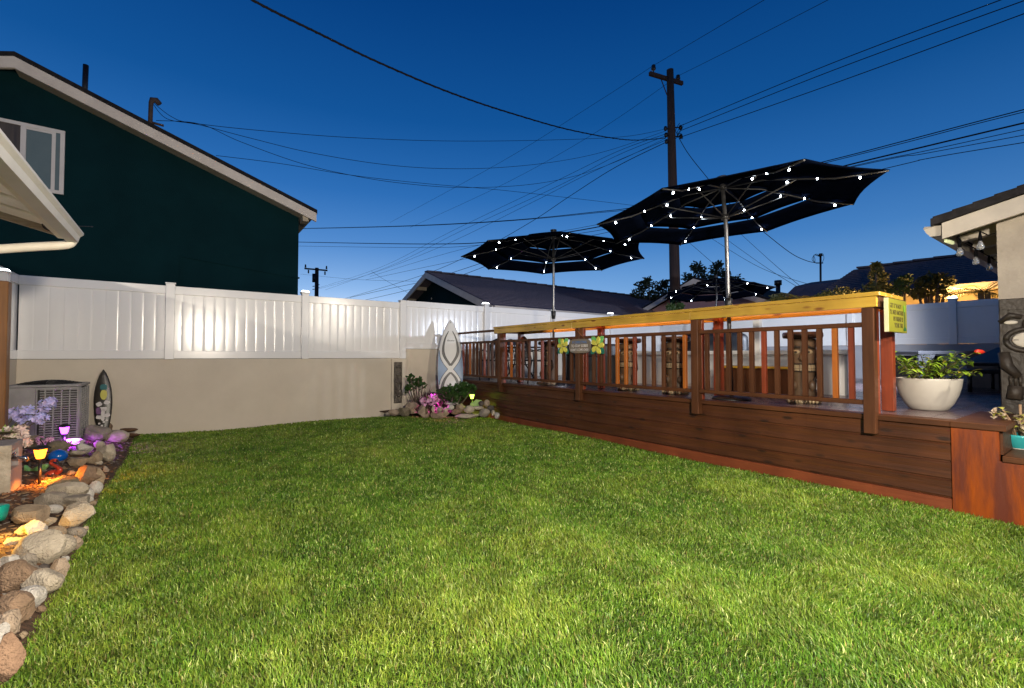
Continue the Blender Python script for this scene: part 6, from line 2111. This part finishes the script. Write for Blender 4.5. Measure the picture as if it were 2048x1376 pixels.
wire('thick twisted service cable sagging from the pole to the top left', [(380, -80), (505, 0), (640, 68), (760, 126), (900, 185), (1024, 227), (1150, 262), (1260, 280), (1331, 276)], 4.0, 15.9, .0115, True)
wire('uppermost thin wire from the green house mast to the pole', [(306, 205), (344, 234), (385, 246), (520, 261), (700, 275), (900, 282), (1100, 280), (1250, 273), (1331, 258)], 9.3, 15.9, .0058)
wire('middle sagging wire from the green house mast to the pole', [(306, 208), (335, 238), (400, 250), (500, 276), (620, 305), (760, 328), (880, 337), (1000, 335), (1120, 322), (1220, 300), (1331, 262)], 9.3, 15.9, .0058)
wire('lowest sagging wire from the green house mast to the pole', [(312, 241), (400, 248), (480, 283), (600, 326), (700, 350), (800, 366), (920, 375), (1050, 370), (1150, 352), (1240, 320), (1332, 276)], 9.3, 15.9, .0058)
wire('wire leaving the green roof edge and passing behind the small umbrella side', [(432, 311), (560, 327), (700, 350), (850, 367), (1000, 380), (1150, 397), (1260, 410), (1400, 428)], 10.6, 19, .006)
wire('dark level cable from behind the green house past the large umbrella', [(590, 457), (800, 452), (1000, 442), (1180, 425), (1300, 408), (1637, 326), (1800, 284), (1940, 247), (2060, 216)], 32, 11, .013)
wire('close companion of the level cable above the large umbrella', [(590, 458), (800, 453), (1000, 443), (1180, 427), (1300, 411), (1637, 329), (1800, 288), (1940, 251), (2060, 221)], 32, 11, .010)
wire('thickest low cable passing behind both umbrellas to the right', [(590, 484), (850, 488), (1000, 482), (1190, 455), (1400, 405), (1680, 334), (1850, 293), (2060, 243)], 32, 11, .020)
wire('thin cable just under the thickest low cable', [(590, 492), (820, 495), (950, 491), (1190, 462), (1400, 412), (1690, 336), (1850, 302), (2060, 256)], 32, 11, .009)
wire('lower thin cable at the right edge above the house roof', [(740, 553), (930, 497), (1190, 450), (1700, 335), (1850, 307), (2060, 268)], 40, 11, .009)
wire('lowest thin cable at the right edge above the house roof', [(730, 560), (920, 520), (1190, 470), (1740, 344), (1850, 318), (2060, 283)], 40, 11, .010)
wire('first of the close wires slanting from the pole to the far left horizon', [(640, 575), (760, 535), (900, 464), (1100, 368), (1230, 305), (1331, 268)], 48, 15.9, .0075)
wire('second slanting wire from the pole to the far left horizon', [(650, 580), (780, 532), (920, 463), (1110, 375), (1230, 313), (1331, 272)], 48, 15.9, .0075)
wire('third slanting wire from the pole to the far left horizon', [(630, 580), (740, 548), (880, 494), (1060, 407), (1180, 346), (1332, 280)], 48, 15.9, .0075)
wire('darkest slanting wire from the pole past the garage ridge', [(690, 597), (840, 552), (960, 500), (1060, 445), (1140, 392), (1230, 335), (1333, 284)], 44, 15.9, .012)
wire('dark wire ending behind the garage gable', [(700, 595), (780, 577), (850, 562), (930, 537), (1010, 510)], 40, 26, .014)
wire('second dark wire ending behind the garage gable', [(730, 600), (800, 584), (900, 558), (990, 525)], 40, 26, .014)
wire('upper of the three wires rising from the pole to the upper right', [(1360, 252), (1665, 126), (2020, -7)], 16, 9, .010)
wire('middle of the three wires rising from the pole to the upper right', [(1362, 261), (1665, 141), (2060, -3)], 16, 9, .010)
wire('lower of the three wires rising from the pole to the upper right', [(1362, 274), (1665, 168), (2060, 23)], 16, 9, .010)
wire('thin top wire from the left insulator upward to the right', [(1307, 131), (1420, 64), (1545, -10)], 15.8, 10, .006)
wire('thin top wire from the right insulator upward to the right', [(1356, 152), (1500, 80), (1675, -10)], 16.2, 10, .006)
wire('faint wire from the left insulator down to the left', [(1307, 131), (1180, 213), (1000, 325), (780, 445)], 15.8, 30, .006)
wire('faint wire from the right insulator down to the left', [(1356, 152), (1180, 272), (1000, 372), (820, 455)], 16.2, 30, .006)
wire('drop wire curling from the pole to the mast on the far roof', [(1358, 276), (1375, 305), (1402, 340), (1460, 408), (1525, 462), (1580, 505), (1612, 521), (1634, 526)], 16, 16.5, .011)
wire('thin wire crossing low behind the near umbrella pole', [(1370, 478), (1430, 530), (1490, 585)], 26, 17, .009)
wire('thin slanting wire right of the near umbrella pole', [(1420, 475), (1520, 535), (1640, 575)], 28, 18, .009)
wire('thin wire running down towards the pink house chimney', [(1455, 480), (1540, 540), (1640, 600)], 28, 18, .009)
wire('thin steep wire above the pink house chimney', [(1475, 462), (1550, 530), (1610, 580)], 28, 18, .009)
wire('far thin wire between the distant pole and the garage', [(600, 548), (700, 558), (800, 562), (900, 562)], 60, 40, .012)
wire('short guy wire with a dark marker above the fence', [(743, 543), (770, 560), (815, 585)], 45, 45, .014)
